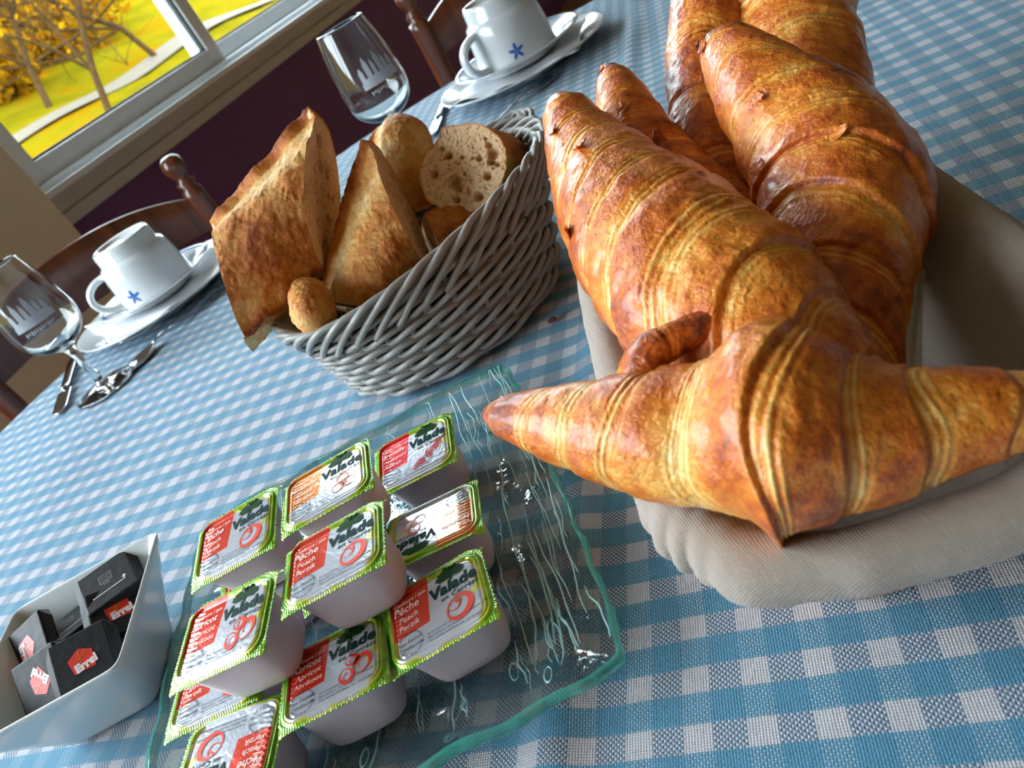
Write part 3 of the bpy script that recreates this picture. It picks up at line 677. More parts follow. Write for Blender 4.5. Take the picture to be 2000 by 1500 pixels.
# ================================================================== BREAD
def bread(label, A, B, r0, r1, nA, nB, seed, oval_=(1, 0.85), up=(0, 0, 1), ear=None, bakeoff=0.0, prof=None, pale=0.25):
    """a piece of baguette between two cut planes; A, B world centres, nA/nB outward cut normals (None: rounded end)"""
    A, B = np.array(A, float), np.array(B, float); ax = (B - A); L = np.linalg.norm(ax); ax /= L
    u = np.array(up, float); u -= ax * (u @ ax); u /= np.linalg.norm(u); w = np.cross(ax, u)
    n, k = 130, 200; a = np.linspace(0, 2 * PI, k, endpoint=False)
    ring = np.cos(a)[:, None] * u * oval_[0] + np.sin(a)[:, None] * w * oval_[1]
    s = np.linspace(0, 1, n)[:, None]
    rr = (r0 + (r1 - r0) * s) * (np.ones_like(s) if prof is None else np.interp(s, *prof))
    def cut(P0, nn, r):
        if nn is None: return np.zeros(k)
        nn = np.array(nn, float); nn /= np.linalg.norm(nn); return -(ring * r) @ nn / (ax @ nn)
    tA, tB = cut(A, nA, r0), cut(B, nB, r1)
    tt_ = tA[None] * (1 - s) + (L + tB[None]) * s
    tt_ = np.maximum(tt_, 0.0 * s + tA[None] * (1 - s)) if nB is None else tA[None] * (1 - s) + np.maximum(L + tB[None], tA[None] + 0.012) * s
    base = A + ax * tt_[..., None] + ring[None] * rr[..., None]
    nz = fbm(base, 28, 3, seed); nz2 = fbm(base, 130, 3, seed + 3); nz3 = vnoise(base, 420, seed + 6)
    disp = 0.0035 * nz + 0.0013 * nz2 + 0.0005 * nz3
    bake = 0.55 + 0.30 * nz + 0.18 * nz2 + bakeoff
    if ear:
        for (ea, ew, eh) in ear:       # slashed ear: a raised lip with pale torn crust beside it
            da = (a[None] - ea - 0.25 * (s - 0.5) + 0.06 * np.sin(s * 19 + seed) + PI) % (2 * PI) - PI
            lip = np.where(da > 0, np.exp(-(da / 0.05) ** 2), np.exp(-(da / 0.20) ** 2)) * eh
            val = -0.5 * eh * np.exp(-((da - ew * 0.6) / (ew * 0.35)) ** 2)
            disp = disp + lip + val
            bake = bake + 0.45 * np.exp(-((da + 0.04) / 0.10) ** 2) - pale * np.exp(-((da - ew * 0.7) / (ew * 0.55)) ** 2)
    bake = bake - 0.25 * np.clip(-np.cos(a)[None] - 0.55, 0, 1) * 2
    P = base + disp[..., None] * ring[None]
    if nA is None: q = np.sqrt(np.clip(1 - (1 - s / 0.35).clip(0) ** 2, 0, 1)); P = A + ax * tt_[..., None] + (P - A - ax * tt_[..., None]) * q[..., None]
    if nB is None: q = np.sqrt(np.clip(1 - (1 - (1 - s) / 0.35).clip(0) ** 2, 0, 1)); P = A + ax * tt_[..., None] + (P - A - ax * tt_[..., None]) * q[..., None]
    e = empty('bread_piece', tuple(A)); tag(e, label, 'bread', 'cut baguette pieces in the grey basket')
    o = mesh_np('crust', (P - A).reshape(-1, 3), grid_faces(n, k, wrapv=True), M['bread'], e, attrs={'bake': bake})
    for end, nn, cc in ((0, nA, A), (-1, nB, B)):
        if nn is None: continue
        nn = np.array(nn, float); nn /= np.linalg.norm(nn); rim = P[end]; c = rim.mean(0); m_ = 46
        f = np.linspace(0, 1, m_)[:, None, None]; Q = c + (rim[None] - c) * f
        rv = np.random.default_rng(seed * 3 + end + 7); nh = 34
        hc = c + (rim[rv.integers(0, k, nh)] - c) * (rv.random((nh, 1)) ** 0.6) * 0.82; hr = 0.0010 + 0.0055 * rv.random(nh) ** 2.6
        hole = np.zeros(Q.shape[:2]); D2 = np.linalg.norm(Q[:, :, None] - hc[None, None], axis=-1)
        for h_ in range(nh): hole = np.maximum(hole, np.clip(1.0 - (D2[..., h_] / (hr[h_] * (1 + 0.25 * np.sin(h_)))) ** 2, 0, 1) * min(1, hr[h_] / 0.003))
        dd = -0.0050 * hole ** 0.6 + 0.0010 * fbm(Q, 160, 3, seed + 8) - 0.0006
        Q = Q + (dd * np.clip((1 - f[..., 0]) / 0.06, 0, 1))[..., None] * nn
        rind = np.clip((f[..., 0] - 0.955) / 0.03, 0, 1) * np.ones(k)[None]
        mesh_np('crumb_face', (Q - A).reshape(-1, 3), grid_faces(m_, k, wrapv=True), M['crumb'], e, attrs={'hole': hole, 'rind': rind})
    return e
vw = lambda x, y: (np.array([0, 0, CAMZ]) - at_depth(x, y, 1.0))       # towards the camera
def cdir(r, d, f):                                                     # direction given along the photo's right, down, away
    return MW @ np.array([r, d, f], float)
DB = 0.56
bread('largest baguette chunk leaning out over the left end of the basket', at_depth(455, 562, .555), at_depth(632, 378, .565), 0.0395, 0.0405, cdir(-0.96, 0.27, -.18), cdir(1.0, -0.05, -0.10), 3, (1.0, 0.95), up=cdir(-0.75, -0.55, -0.35), ear=[(-0.25, 0.8, 0.009), (2.4, 0.5, 0.004)], bakeoff=-0.12)
bread('upright middle baguette wedge with a long narrow cut face', at_depth(722, 618, .560), at_depth(786, 402, .560), 0.0365, 0.0350, cdir(-.2, .95, -.1), cdir(0.90, -0.42, -0.16), 6, (1.0, 0.95), up=cdir(-0.9, 0.1, -0.4), ear=[(-0.2, 0.7, 0.006)], bakeoff=-0.08)
bread('rounded baguette end standing at the back of the basket', at_depth(812, 405, .60), at_depth(778, 236, .64), 0.027, 0.0255, None, None, 9, (1.0, 0.95), up=cdir(-0.7, -0.2, -0.6), ear=[(-0.5, 0.6, 0.004)], bakeoff=-0.18, prof=([0, .5, 1], [0.9, 1.0, 0.9]))
bread('round baguette slice showing its holed crumb to the camera', at_depth(985, 350, .63), at_depth(903, 328, .565), 0.033, 0.034, cdir(0.9, 0.2, 0.5), cdir(-0.28, -0.06, -0.95), 12, (0.98, 1.02), up=cdir(-0.2, -0.9, 0.1), ear=[(0.1, 0.5, 0.004)], bakeoff=-0.1)
bread('low baguette piece lying crust up against the near wall of the basket', at_depth(850, 500, .575), at_depth(985, 428, .61), 0.032, 0.033, cdir(-0.9, 0.3, -.2), cdir(0.9, -0.35, 0.1), 15, (1.0, 1.0), up=cdir(-0.2, -0.9, -0.4), bakeoff=0.12)
bread('small pale crust end at the bottom left inside the basket', at_depth(618, 640, .50), at_depth(602, 560, .54), 0.0150, 0.0150, None, None, 18, (1.0, 0.9), up=cdir(-0.2, 0.1, -0.9), bakeoff=-0.3)
bread('small torn crust bit tucked beside the round slice', at_depth(992, 330, .60), at_depth(996, 284, .61), 0.0085, 0.0075, None, None, 20, (1.0, 0.9), up=cdir(-1, 0.1, -0.2), ear=[(0.3, 0.6, 0.003)], bakeoff=0.1)
# dark cloth at the bottom of the basket
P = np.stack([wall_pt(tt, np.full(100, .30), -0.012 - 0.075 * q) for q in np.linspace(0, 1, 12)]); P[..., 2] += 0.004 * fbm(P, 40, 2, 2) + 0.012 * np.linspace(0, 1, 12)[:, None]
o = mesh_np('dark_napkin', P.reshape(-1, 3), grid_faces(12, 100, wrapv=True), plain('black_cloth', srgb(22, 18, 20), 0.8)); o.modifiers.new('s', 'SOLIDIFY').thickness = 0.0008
tag(o, 'dark cloth lying in the bottom of the grey basket under the bread', 'cloth')

# ================================================================== GLASS TRAY
TCX, TCY, TRZ = -0.1185, 0.3130, math.radians(-4.5); TW, TL_ = 0.1135, 0.1215
tray = empty('glass_tray', (TCX, TCY, 0), (0, 0, TRZ)); tag(tray, 'square rippled glass tray with green cut edge under the jam portions', 'tray')
def tray_z(x, y, w=None):
    e = np.maximum(np.abs(x) / TW, np.abs(y) / TL_); e = np.clip((e - 0.70) / 0.30, 0, 1)
    return 0.0012 + 0.0125 * e ** 1.6 + 0.0006 * np.sin(x * 160 + 3 * np.sin(y * 30)) + 0.0005 * np.sin(x * 90 + y * 20)
n = 120; gx = np.linspace(-1, 1, n); X, Y = np.meshgrid(gx, gx, indexing='ij')
def squarish(X, Y):       # rounded corners, slightly chipped outline
    x, y = X * TW, Y * TL_
    c = np.clip((np.abs(X) * np.abs(Y)) ** 7, 0, 1); x = x * (1 - 0.035 * c) + 0.0006 * np.sin(Y * 23) * (np.abs(X) > .98); y = y * (1 - 0.035 * c) + 0.0008 * np.sin(X * 19 + 1) * (np.abs(Y) > .98)
    return x, y
x, y = squarish(X, Y); z = tray_z(x, y); TT = 0.0052
top = np.stack([x, y, z + TT], -1).reshape(-1, 3); bot = np.stack([x, y, z], -1).reshape(-1, 3)
mesh_np('tray_plate', np.concatenate([top, bot]), np.concatenate([grid_faces(n, n), grid_faces(n, n)[:, ::-1] + n * n]), M['trayglass'], tray)
bi = np.concatenate([np.arange(0, n) * n, (n - 1) * n + np.arange(1, n), np.arange(n - 2, -1, -1) * n + n - 1, np.arange(n - 2, 0, -1)]); bj = np.roll(bi, -1)
E_ = top[bi]; E2 = bot[bi]; outn = E_ - np.array([0, 0, 0]); outn[:, 2] = 0; outn /= np.linalg.norm(outn, axis=1)[:, None]
wv = (0.0012 * np.sin(np.arange(len(bi)) * 0.55) + 0.0008 * np.sin(np.arange(len(bi)) * 1.3))[:, None]
mid = (E_ + E2) / 2 + outn * (0.0022 + wv * 0.6)
ring = np.stack([E_ - outn * 0.001, E_ + outn * 0.0012, mid, E2 + outn * 0.001, E2 - outn * 0.001])
mesh_np('cut_edge', ring.reshape(-1, 3), grid_faces(5, len(bi), wrapv=True), M['trayedge'], tray)
rp = []
rr_ = random.Random(4)
for k in range(125):
    x0 = rr_.uniform(-0.98, 0.98) * TW; y0 = rr_.uniform(-0.95, 0.8) * TL_; ln = rr_.uniform(0.015, 0.075); w_ = rr_.uniform(0.00025, 0.00055)
    if k < 60: x0 = rr_.uniform(0.55, 0.98) * TW
    elif k < 86: y0 = rr_.uniform(-0.97, -0.8) * TL_; ln = rr_.uniform(0.015, 0.04)
    elif k < 104: y0 = rr_.uniform(0.72, 0.9) * TL_; ln = rr_.uniform(0.01, 0.025)
    q = np.linspace(0, 1, 24); yy = np.clip(y0 + q * ln, -TL_ * .97, TL_ * .97); xx = np.clip(x0 + 0.0016 * np.sin(q * 4 + k) + 0.0004 * np.sin(q * 13 + k * 2), -TW * .97, TW * .97)
    if k % 19 == 0: xx = x0 + 0.0018 * np.cos(q * 2 * PI); yy = y0 + 0.005 * np.sin(q * 2 * PI) 
    P = np.stack([xx, yy, tray_z(xx, yy) + TT], -1); rp.append(tube(P, w_ * np.sin(q * PI * .96 + .06) ** .3, 6, caps=False))
V, F = join(rp); o = mesh_np('glass_ripples', V, F, M['trayripple'], tray); o['kind'] = 'stuff'

# ================================================================== TEXT HELPERS
_tc = {}
def text_mesh(body, size, shear=0.0, bold=0.0, space=1.0, align='LEFT'):
    key = (body, size, shear, bold, space, align)
    if key in _tc: return _tc[key]
    cu = bpy.data.curves.new('txt', 'FONT'); cu.body = body; cu.size = size; cu.shear = shear; cu.offset = bold; cu.space_character = space; cu.align_x = align; cu.resolution_u = 3
    ob = bpy.data.objects.new('txt', cu); COL.objects.link(ob); dg = bpy.context.evaluated_depsgraph_get(); me = ob.evaluated_get(dg).to_mesh()
    V = np.array([v.co[:] for v in me.vertices]).reshape(-1, 3); F = [list(p.vertices) for p in me.polygons]
    ob.evaluated_get(dg).to_mesh_clear(); bpy.data.objects.remove(ob); bpy.data.curves.remove(cu)
    _tc[key] = (V, F); return V, F
def place(VF, x, y, rot=0.0, z=0.0, sx=1.0):
    V, F = VF; c, s = math.cos(rot), math.sin(rot); V = V * np.array([sx, 1, 1])
    return np.stack([x + V[:, 0] * c - V[:, 1] * s, y + V[:, 0] * s + V[:, 1] * c, np.full(len(V), z)], -1), F
def ringpoly(cx, cy, rx, ry, w0, w1=None, rot=0, n=40, z=0.0, a0=0, a1=2 * PI):
    """outline ring whose width swells from w0 to w1"""
    w1 = w1 or w0; t = np.linspace(a0, a1, n); w = w0 + (w1 - w0) * (0.5 - 0.5 * np.cos(t - a0)) 
    o = np.stack([rx * np.cos(t), ry * np.sin(t)], -1); i = np.stack([(rx - w) * np.cos(t), (ry - w) * np.sin(t)], -1); c, s = math.cos(rot), math.sin(rot)
    P = np.concatenate([o, i]); P = np.stack([cx + P[:, 0] * c - P[:, 1] * s, cy + P[:, 0] * s + P[:, 1] * c, np.full(len(P), z)], -1)
    return P, [[k, k + 1, n + k + 1, n + k] for k in range(n - 1)]
def blob(cx, cy, rx, ry, seed, jag=0.15, n=40, z=0.0):
    t = np.linspace(0, 2 * PI, n, endpoint=False); r = 1 + jag * np.sin(t * 7 + seed) * .6 + jag * np.sin(t * 13 + seed * 2) * .5
    V = np.stack([cx + rx * r * np.cos(t), cy + ry * r * np.sin(t), np.full(n, z)], -1); V = np.vstack([V, [cx, cy, z]])
    return V, [[k, (k + 1) % n, n] for k in range(n)]
def poly(pts, z=0.0): return np.array([(x, y, z) for x, y in pts]), [list(range(len(pts)))]

# ================================================================== JAM PORTIONS
LX, LY = 0.0253, 0.0207     # half lid
def lid_height(x, y):
    def rr(px, py, hx, hy, rad):
        qx, qy = np.abs(px) - (hx - rad), np.abs(py) - (hy - rad)
        return np.hypot(np.clip(qx, 0, None), np.clip(qy, 0, None)) + np.minimum(np.maximum(qx, qy), 0) - rad
    d = rr(x, y, 0.0222, 0.0176, 0.0065)
    z = 0.00075 * np.exp(-((d + 0.0006) / 0.00045) ** 2) - 0.0005 * np.exp(-((d + 0.0018) / 0.0005) ** 2) + 0.0004 * np.exp(-((d - 0.0010) / 0.0005) ** 2)
    out = np.clip(d / 0.002, 0, 1)
    z = z + out * (0.00012 * np.sin(x * 5200) * (np.abs(y) > 0.0165) + 0.00012 * np.sin(y * 5200) * (np.abs(x) > 0.021))
    z = z - 0.0009 * out * out
    left = np.clip((-x - 0.0135) / 0.005, 0, 1) * (d < -0.0024)
    z = z + left * 0.00032 * np.sin(y * 2 * PI / 0.0024 + x * 300) 
    corner = np.clip((np.abs(x) / LX + np.abs(y) / LY - 1.72) / 0.28, 0, 1); z = z - 0.0022 * corner ** 1.5 + 0.0012 * np.sin(x * 400 + y * 700) * corner
    return z, d
def lid_mat(name, panel):
    t = NT(name); sp = t.n('ShaderNodeSeparateXYZ', {0: t.obj()}); X, Y = sp.outputs[0], sp.outputs[1]
    d = t.n('ShaderNodeAttribute', attribute_name='rimd').outputs['Fac']
    nz = t.noise(t.obj(), 90, 3); nz2 = t.noise(t.obj(), 500, 2)
    silver = srgb(198, 203, 214)
    ax = t.math('DIVIDE', t.math('ABSOLUTE', X), LX); ay = t.math('DIVIDE', t.math('ABSOLUTE', t.math('ADD', Y, 0.0015)), LY)
    e = t.math('ADD', t.math('POWER', ax, 5.0), t.math('POWER', ay, 6.0)); e = t.math('ADD', e, t.math('MULTIPLY', t.math('SUBTRACT', nz, 0.5), 1.1))
    c = t.ramp(e, [(0.0, silver), (0.26, silver), (0.42, srgb(204, 206, 60)), (0.58, srgb(130, 196, 30)), (0.85, srgb(88, 160, 20)), (1.0, srgb(160, 215, 70))])
    px = t.math('LESS_THAN', X, t.math('ADD', -0.0035, t.math('MULTIPLY', Y, 0.10)))
    py = t.math('GREATER_THAN', Y, t.math('ADD', -0.0045, t.math('MULTIPLY', X, 0.05)))
    py2 = t.math('LESS_THAN', Y, 0.0192); px2 = t.math('GREATER_THAN', X, -0.0212)
    pm = t.math('MULTIPLY', t.math('MULTIPLY', px, py), t.math('MULTIPLY', py2, px2))
    c = t.mix(pm, c, panel)
    t.p(color=c, rough=0.24, metal=0.35, coat=1.0, coatr=0.06)
    t.bump(t.math('ADD', nz2, t.math('MULTIPLY', nz, 2.0)), 0.18, 0.0008)
    return t.m
tubm = NT('tub_plastic'); tubm.p(color=tubm.mix(tubm.noise(tubm.obj(), 60, 2), srgb(200, 182, 190), srgb(214, 202, 208)), rough=0.35, sss=0.3, ssss=0.006); M['tub'] = tubm.m
KINDS = {
 'peach': dict(panel=srgb(226, 72, 52), ink=srgb(228, 78, 62), words=('Confiture / jam', 'Pêche', 'Peach', 'Perzik')),
 'apricot': dict(panel=srgb(226, 50, 22), ink=srgb(222, 62, 40), words=('Confiture / jam', 'Abricot', 'Apricot', 'Abrikoos')),
 'mirabelle': dict(panel=srgb(222, 126, 30), ink=srgb(214, 112, 34), words=('Confiture / jam', 'Mirabelle', 'Mirabelle plum', 'Mirabel')),
 'redcurrant': dict(panel=srgb(224, 22, 34), ink=srgb(200, 32, 48), words=('Gelée / jelly / gelei', 'Groseille', 'Redcurrant', 'Aalbes'))}
LIDME = {}
def lid_base():
    nx, ny = 150, 120; X, Y = np.meshgrid(np.linspace(-LX, LX, nx), np.linspace(-LY, LY, ny), indexing='ij')
    jx = X + 0.0002 * np.sin(Y * 2600) * (np.abs(X) > LX * .985); jy = Y + 0.0002 * np.sin(X * 2600) * (np.abs(Y) > LY * .985)
    z, d = lid_height(X, Y); return np.stack([jx, jy, z], -1).reshape(-1, 3), grid_faces(nx, ny), d.ravel()
LB = lid_base()
def tub_mesh():
    rows = []; n = 64; t = np.linspace(0, 2 * PI, n, endpoint=False)
    for hx, hy, z, pw in [(0.0225, 0.0180, -0.0006, 6), (0.0218, 0.0173, -0.0020, 6), (0.0212, 0.0167, -0.006, 5), (0.0200, 0.0157, -0.016, 4.5), (0.0190, 0.0148, -0.0245, 4.2), (0.0182, 0.0140, -0.0288, 4), (0.0166, 0.0126, -0.0306, 4), (0.012, 0.009, -0.0311, 4), (0.0, 0.0, -0.0309, 4)]:
        c, s = np.cos(t), np.sin(t); rows.append(np.stack([hx * np.sign(c) * np.abs(c) ** (2 / pw), hy * np.sign(s) * np.abs(s) ** (2 / pw), np.full(n, z)], -1))
    return np.array(rows).reshape(-1, 3), grid_faces(9, n, wrapv=True)
TUBM = None
def decals(kind):
    K = KINDS[kind]; z = 0.00012; D = {}
    w = K['words']; ls = []
    ls.append(place(text_mesh(w[0], 0.0026), -0.0195, 0.0105, 0.03, 0.00035))
    ls.append(place(text_mesh(w[1], 0.0052 if len(w[1]) < 7 else (0.0046 if len(w[1]) < 8 else 0.0040), 0.25, 0.00005), -0.0200, 0.0060, 0.05, 0.00035)); ls.append(place(text_mesh(w[2], 0.0040 if len(w[2]) < 10 else 0.0030, 0.25), -0.0180, 0.0015, 0.05, 0.00035)); ls.append(place(text_mesh(w[3], 0.0040 if len(w[3]) < 8 else 0.0036, 0.25), -0.0185, -0.0028, 0.05, 0.00035))
    D['flavour_lettering'] = (join(ls), M['white_ink'])
    D['name_lettering'] = (join([place(text_mesh('Valade', 0.0080, 0.12, 0.00034, 1.05), -0.0022, 0.0040, 0.02, z, 1.02)]), M['inkgreen'])
    small = [place(text_mesh('en Corrèze', 0.0034, 0.1, 0.00006, 1.15), 0.0028, 0.0006, 0.02, z)]
    small += [ringpoly(-0.0140, -0.0105, 0.0060, 0.0060, 0.00015, z=z + .0003, a0=-2.2, a1=1.9)]
    for s_, yy in (('Les Petites', -0.0098), ('Confitures', -0.0128)): small.append(place(text_mesh(s_, 0.0026, 0.2, align='CENTER'), -0.0140, yy, 0.06, z + .0003))
    for txt, a0, rad, flip in (('Fabriqué en France', 2.75, 0.0052, 1), ('Fruits UE et non UE', 3.55, 0.0052, -1)):
        for i, ch in enumerate(txt):
            if ch == ' ': continue
            a = a0 - i * 0.135 if flip == 1 else a0 + i * 0.135
            R_ = rad if flip == 1 else rad + 0.0004
            small.append(place(text_mesh(ch, 0.0017), -0.0140 + R_ * math.cos(a), -0.0105 + R_ * math.sin(a), a - PI / 2 if flip == 1 else a + PI / 2, z + .0003))
    for i, s_ in enumerate(('A consommer de préférence avant le : voir dessous', 'Best before : see bottom', 'Ten minste houdbaar tot : zie bodem')):
        small.append(place(text_mesh(s_, 0.00165), -0.0060, -0.0110 - i * 0.0019, 0.0, z))
    D['small_print'] = (join(small), M['ink'])
    tr_ = [blob(0.0088, 0.0138, 0.0056, 0.0030, 1, 0.2, z=z), blob(0.0048, 0.0124, 0.0030, 0.0018, 3, 0.2, z=z+.0002), blob(0.0128, 0.0130, 0.0032, 0.0022, 5, 0.2, z=z+.0004), poly([(0.0083, 0.0115), (0.0096, 0.0115), (0.0093, 0.0098), (0.0104, 0.0088), (0.0090, 0.0094), (0.0078, 0.0088), (0.0086, 0.0098)], z)]
    D['tree_emblem'] = (join(tr_), M['treegreen'])
    fr = []; zf = z
    if kind == 'peach': fr = [ringpoly(0.0105, -0.0060, 0.0068, 0.0060, 0.0006, 0.0030, rot=0.5, z=zf, a0=2.2, a1=2.2 + 2 * PI), ringpoly(0.0078, -0.0035, 0.0034, 0.0032, 0.0004, 0.0008, rot=0.4, z=zf, a0=3.4, a1=6.6), poly([(0.0068, -0.0010), (0.0105, -0.0032), (0.0118, -0.0016), (0.0108, -0.0042), (0.0090, -0.0036)], zf)]
    elif kind == 'apricot':
        for cx, cy, r_ in ((0.0065, -0.0085, 0.0042), (0.0140, -0.0052, 0.0052), (0.0095, -0.0015, 0.0036)): fr += [ringpoly(cx, cy, r_, r_ * .85, 0.0004, 0.0022, rot=cx * 300, z=zf), ringpoly(cx, cy, r_ * .5, r_ * .35, 0.0004, 0.0006, rot=1, z=zf, a0=0, a1=3)]
    elif kind == 'mirabelle':
        for cx, cy, r_ in ((0.0068, -0.0078, 0.0036), (0.0128, -0.0070, 0.0036), (0.0095, -0.0020, 0.0038)): fr += [ringpoly(cx, cy, r_, r_ * .92, 0.0004, 0.0013, rot=cx * 500, z=zf)]
        fr += [ringpoly(0.0098, -0.0060, 0.0022, 0.0022, 0.0009, z=zf), ringpoly(0.0165, -0.0045, 0.004, 0.003, 0.0003, z=zf, a0=1, a1=3)]
    else:
        r = random.Random(3)
        for k in range(26):
            q = k / 26; cx = 0.0020 + 0.0150 * q + r.uniform(-.0016, .0016); cy = -0.0125 + 0.0130 * q + r.uniform(-.0020, .0020); fr += [ringpoly(cx, cy, 0.0014, 0.0014, 0.0005, rot=r.random() * 6, z=zf, n=14)]
        fr += [poly([(0.0160, -0.0005), (0.0192, 0.0032), (0.0196, 0.0030), (0.0166, -0.0009)], zf)]
    D['fruit_drawing'] = (join(fr), plain('fruit_ink_' + kind, K['ink'], 0.3))
    return D
def make_jam(kind, first={}):
    if kind not in first:
        V, F, d = LB
        me = []
        e = empty('jam_portion'); lm = lid_mat('foil_' + kind, KINDS[kind]['panel'])
        lid = mesh_np('foil_lid', V, F, lm, e, attrs={'rimd': d}); lid.modifiers.new('s', 'SOLIDIFY').thickness = 0.00022
        tv, tf = tub_mesh(); tub = mesh_np('tub', tv, tf, M['tub'], e)
        for n_, ((dv, df), mt) in decals(kind).items():
            dv = dv.copy(); zz, _ = lid_height(dv[:, 0], dv[:, 1]); dv[:, 2] = np.maximum(zz, zz * 0) * 1.0 + 0.00022 + dv[:, 2] * 0.3
            me.append(mesh_np(n_, dv, df if isinstance(df, list) else df.tolist(), mt, e, smooth=False))
        first[kind] = e; return e
    src = first[kind]; e = src.copy(); COL.objects.link(e)
    for ch in src.children:
        c = ch.copy(); COL.objects.link(c); c.parent = e
    return e
JAMS = [
 ('peach', (-0.0745, 0.2370, 0.0385), (3, -3, -4), 'peach jam portion with red panel at the front right of the tray'),
 ('apricot', (-0.1245, 0.2385, 0.0385), (-2, 1, -4), 'apricot jam portion at the front middle, under the stacked peach one'),
 ('peach', (-0.1765, 0.2300, 0.0365), (0, 0, 166), 'peach jam portion turned upside down at the bottom left of the tray'),
 ('apricot', (-0.1555, 0.2590, 0.0695), (5, -5, -15), 'apricot jam portion stacked on the left, facing upright'),
 ('peach', (-0.1545, 0.3230, 0.0680), (8, -4, -10), 'peach jam portion at the back left corner, label lit pale'),
 ('mirabelle', (-0.1015, 0.3160, 0.0700), (1, -1, -4), 'mirabelle jam portion stacked at the back with a white window glare'),
 ('redcurrant', (-0.0655, 0.3530, 0.0365), (6, -2, -11), 'redcurrant jelly portion with bright red panel at the back right'),
 ('peach', (-0.1015, 0.2630, 0.0705), (1, -2, -7), 'peach jam portion stacked in the very middle of the heap'),
 ('mirabelle', (-0.0665, 0.2890, 0.0375), (5, -1, 172), 'mirabelle jam portion turned upside down on the right side of the heap'),
 ('peach', (-0.1840, 0.2730, 0.0365), (0, 0, -8), 'jam portion mostly hidden below the stacked apricot one, green corner showing'),
 ('apricot', (-0.1150, 0.3030, 0.0365), (0, 0, 4), 'jam portion hidden underneath the mirabelle and middle peach ones'),
 ('peach', (-0.1640, 0.3280, 0.0340), (0, 0, 2), 'jam portion hidden underneath the back left peach one')]
for kind, loc, rot, lab in JAMS:
    e = make_jam(kind); e.location = loc; e.rotation_euler = tuple(math.radians(a) for a in rot); tag(e, lab, 'jam portion', 'foil lidded jam portions on the glass tray')

# ================================================================== BOWL OF CHOCOLATES
def sq_loop(h, pw, n=96):
    t = np.linspace(0, 2 * PI, n, endpoint=False); c, s = np.cos(t), np.sin(t)
    return np.stack([h * np.sign(c) * np.abs(c) ** (2 / pw), h * np.sign(s) * np.abs(s) ** (2 / pw)], -1)
prof = [(0.0, 0.006, 3), (0.020, 0.0058, 4), (0.0255, 0.0068, 6), (0.0290, 0.012, 8), (0.0385, 0.030, 10), (0.0492, 0.0495, 18), (0.0502, 0.0508, 18), (0.0512, 0.0510, 18), (0.0520, 0.0502, 18), (0.0518, 0.0490, 18), (0.0420, 0.030, 10), (0.0320, 0.010, 8), (0.0290, 0.0015, 8), (0.0275, 0.0, 8), (0.0, 0.0005, 6)]
rows = [np.concatenate([sq_loop(h, pw), np.full((96, 1), z)], 1) for h, z, pw in prof]
o = mesh_np('square_bowl', np.array(rows).reshape(-1, 3), grid_faces(len(prof), 96, wrapv=True)[:, ::-1], M['bowlp']); o.location = (-0.2795, 0.3590, 0.0); o.rotation_euler = (0, 0, math.radians(-4))
md = o.modifiers.new('sub', 'SUBSURF'); md.levels = 1; md.render_levels = 1
tag(o, 'square white porcelain bowl with flared sides at the lower left', 'bowl')
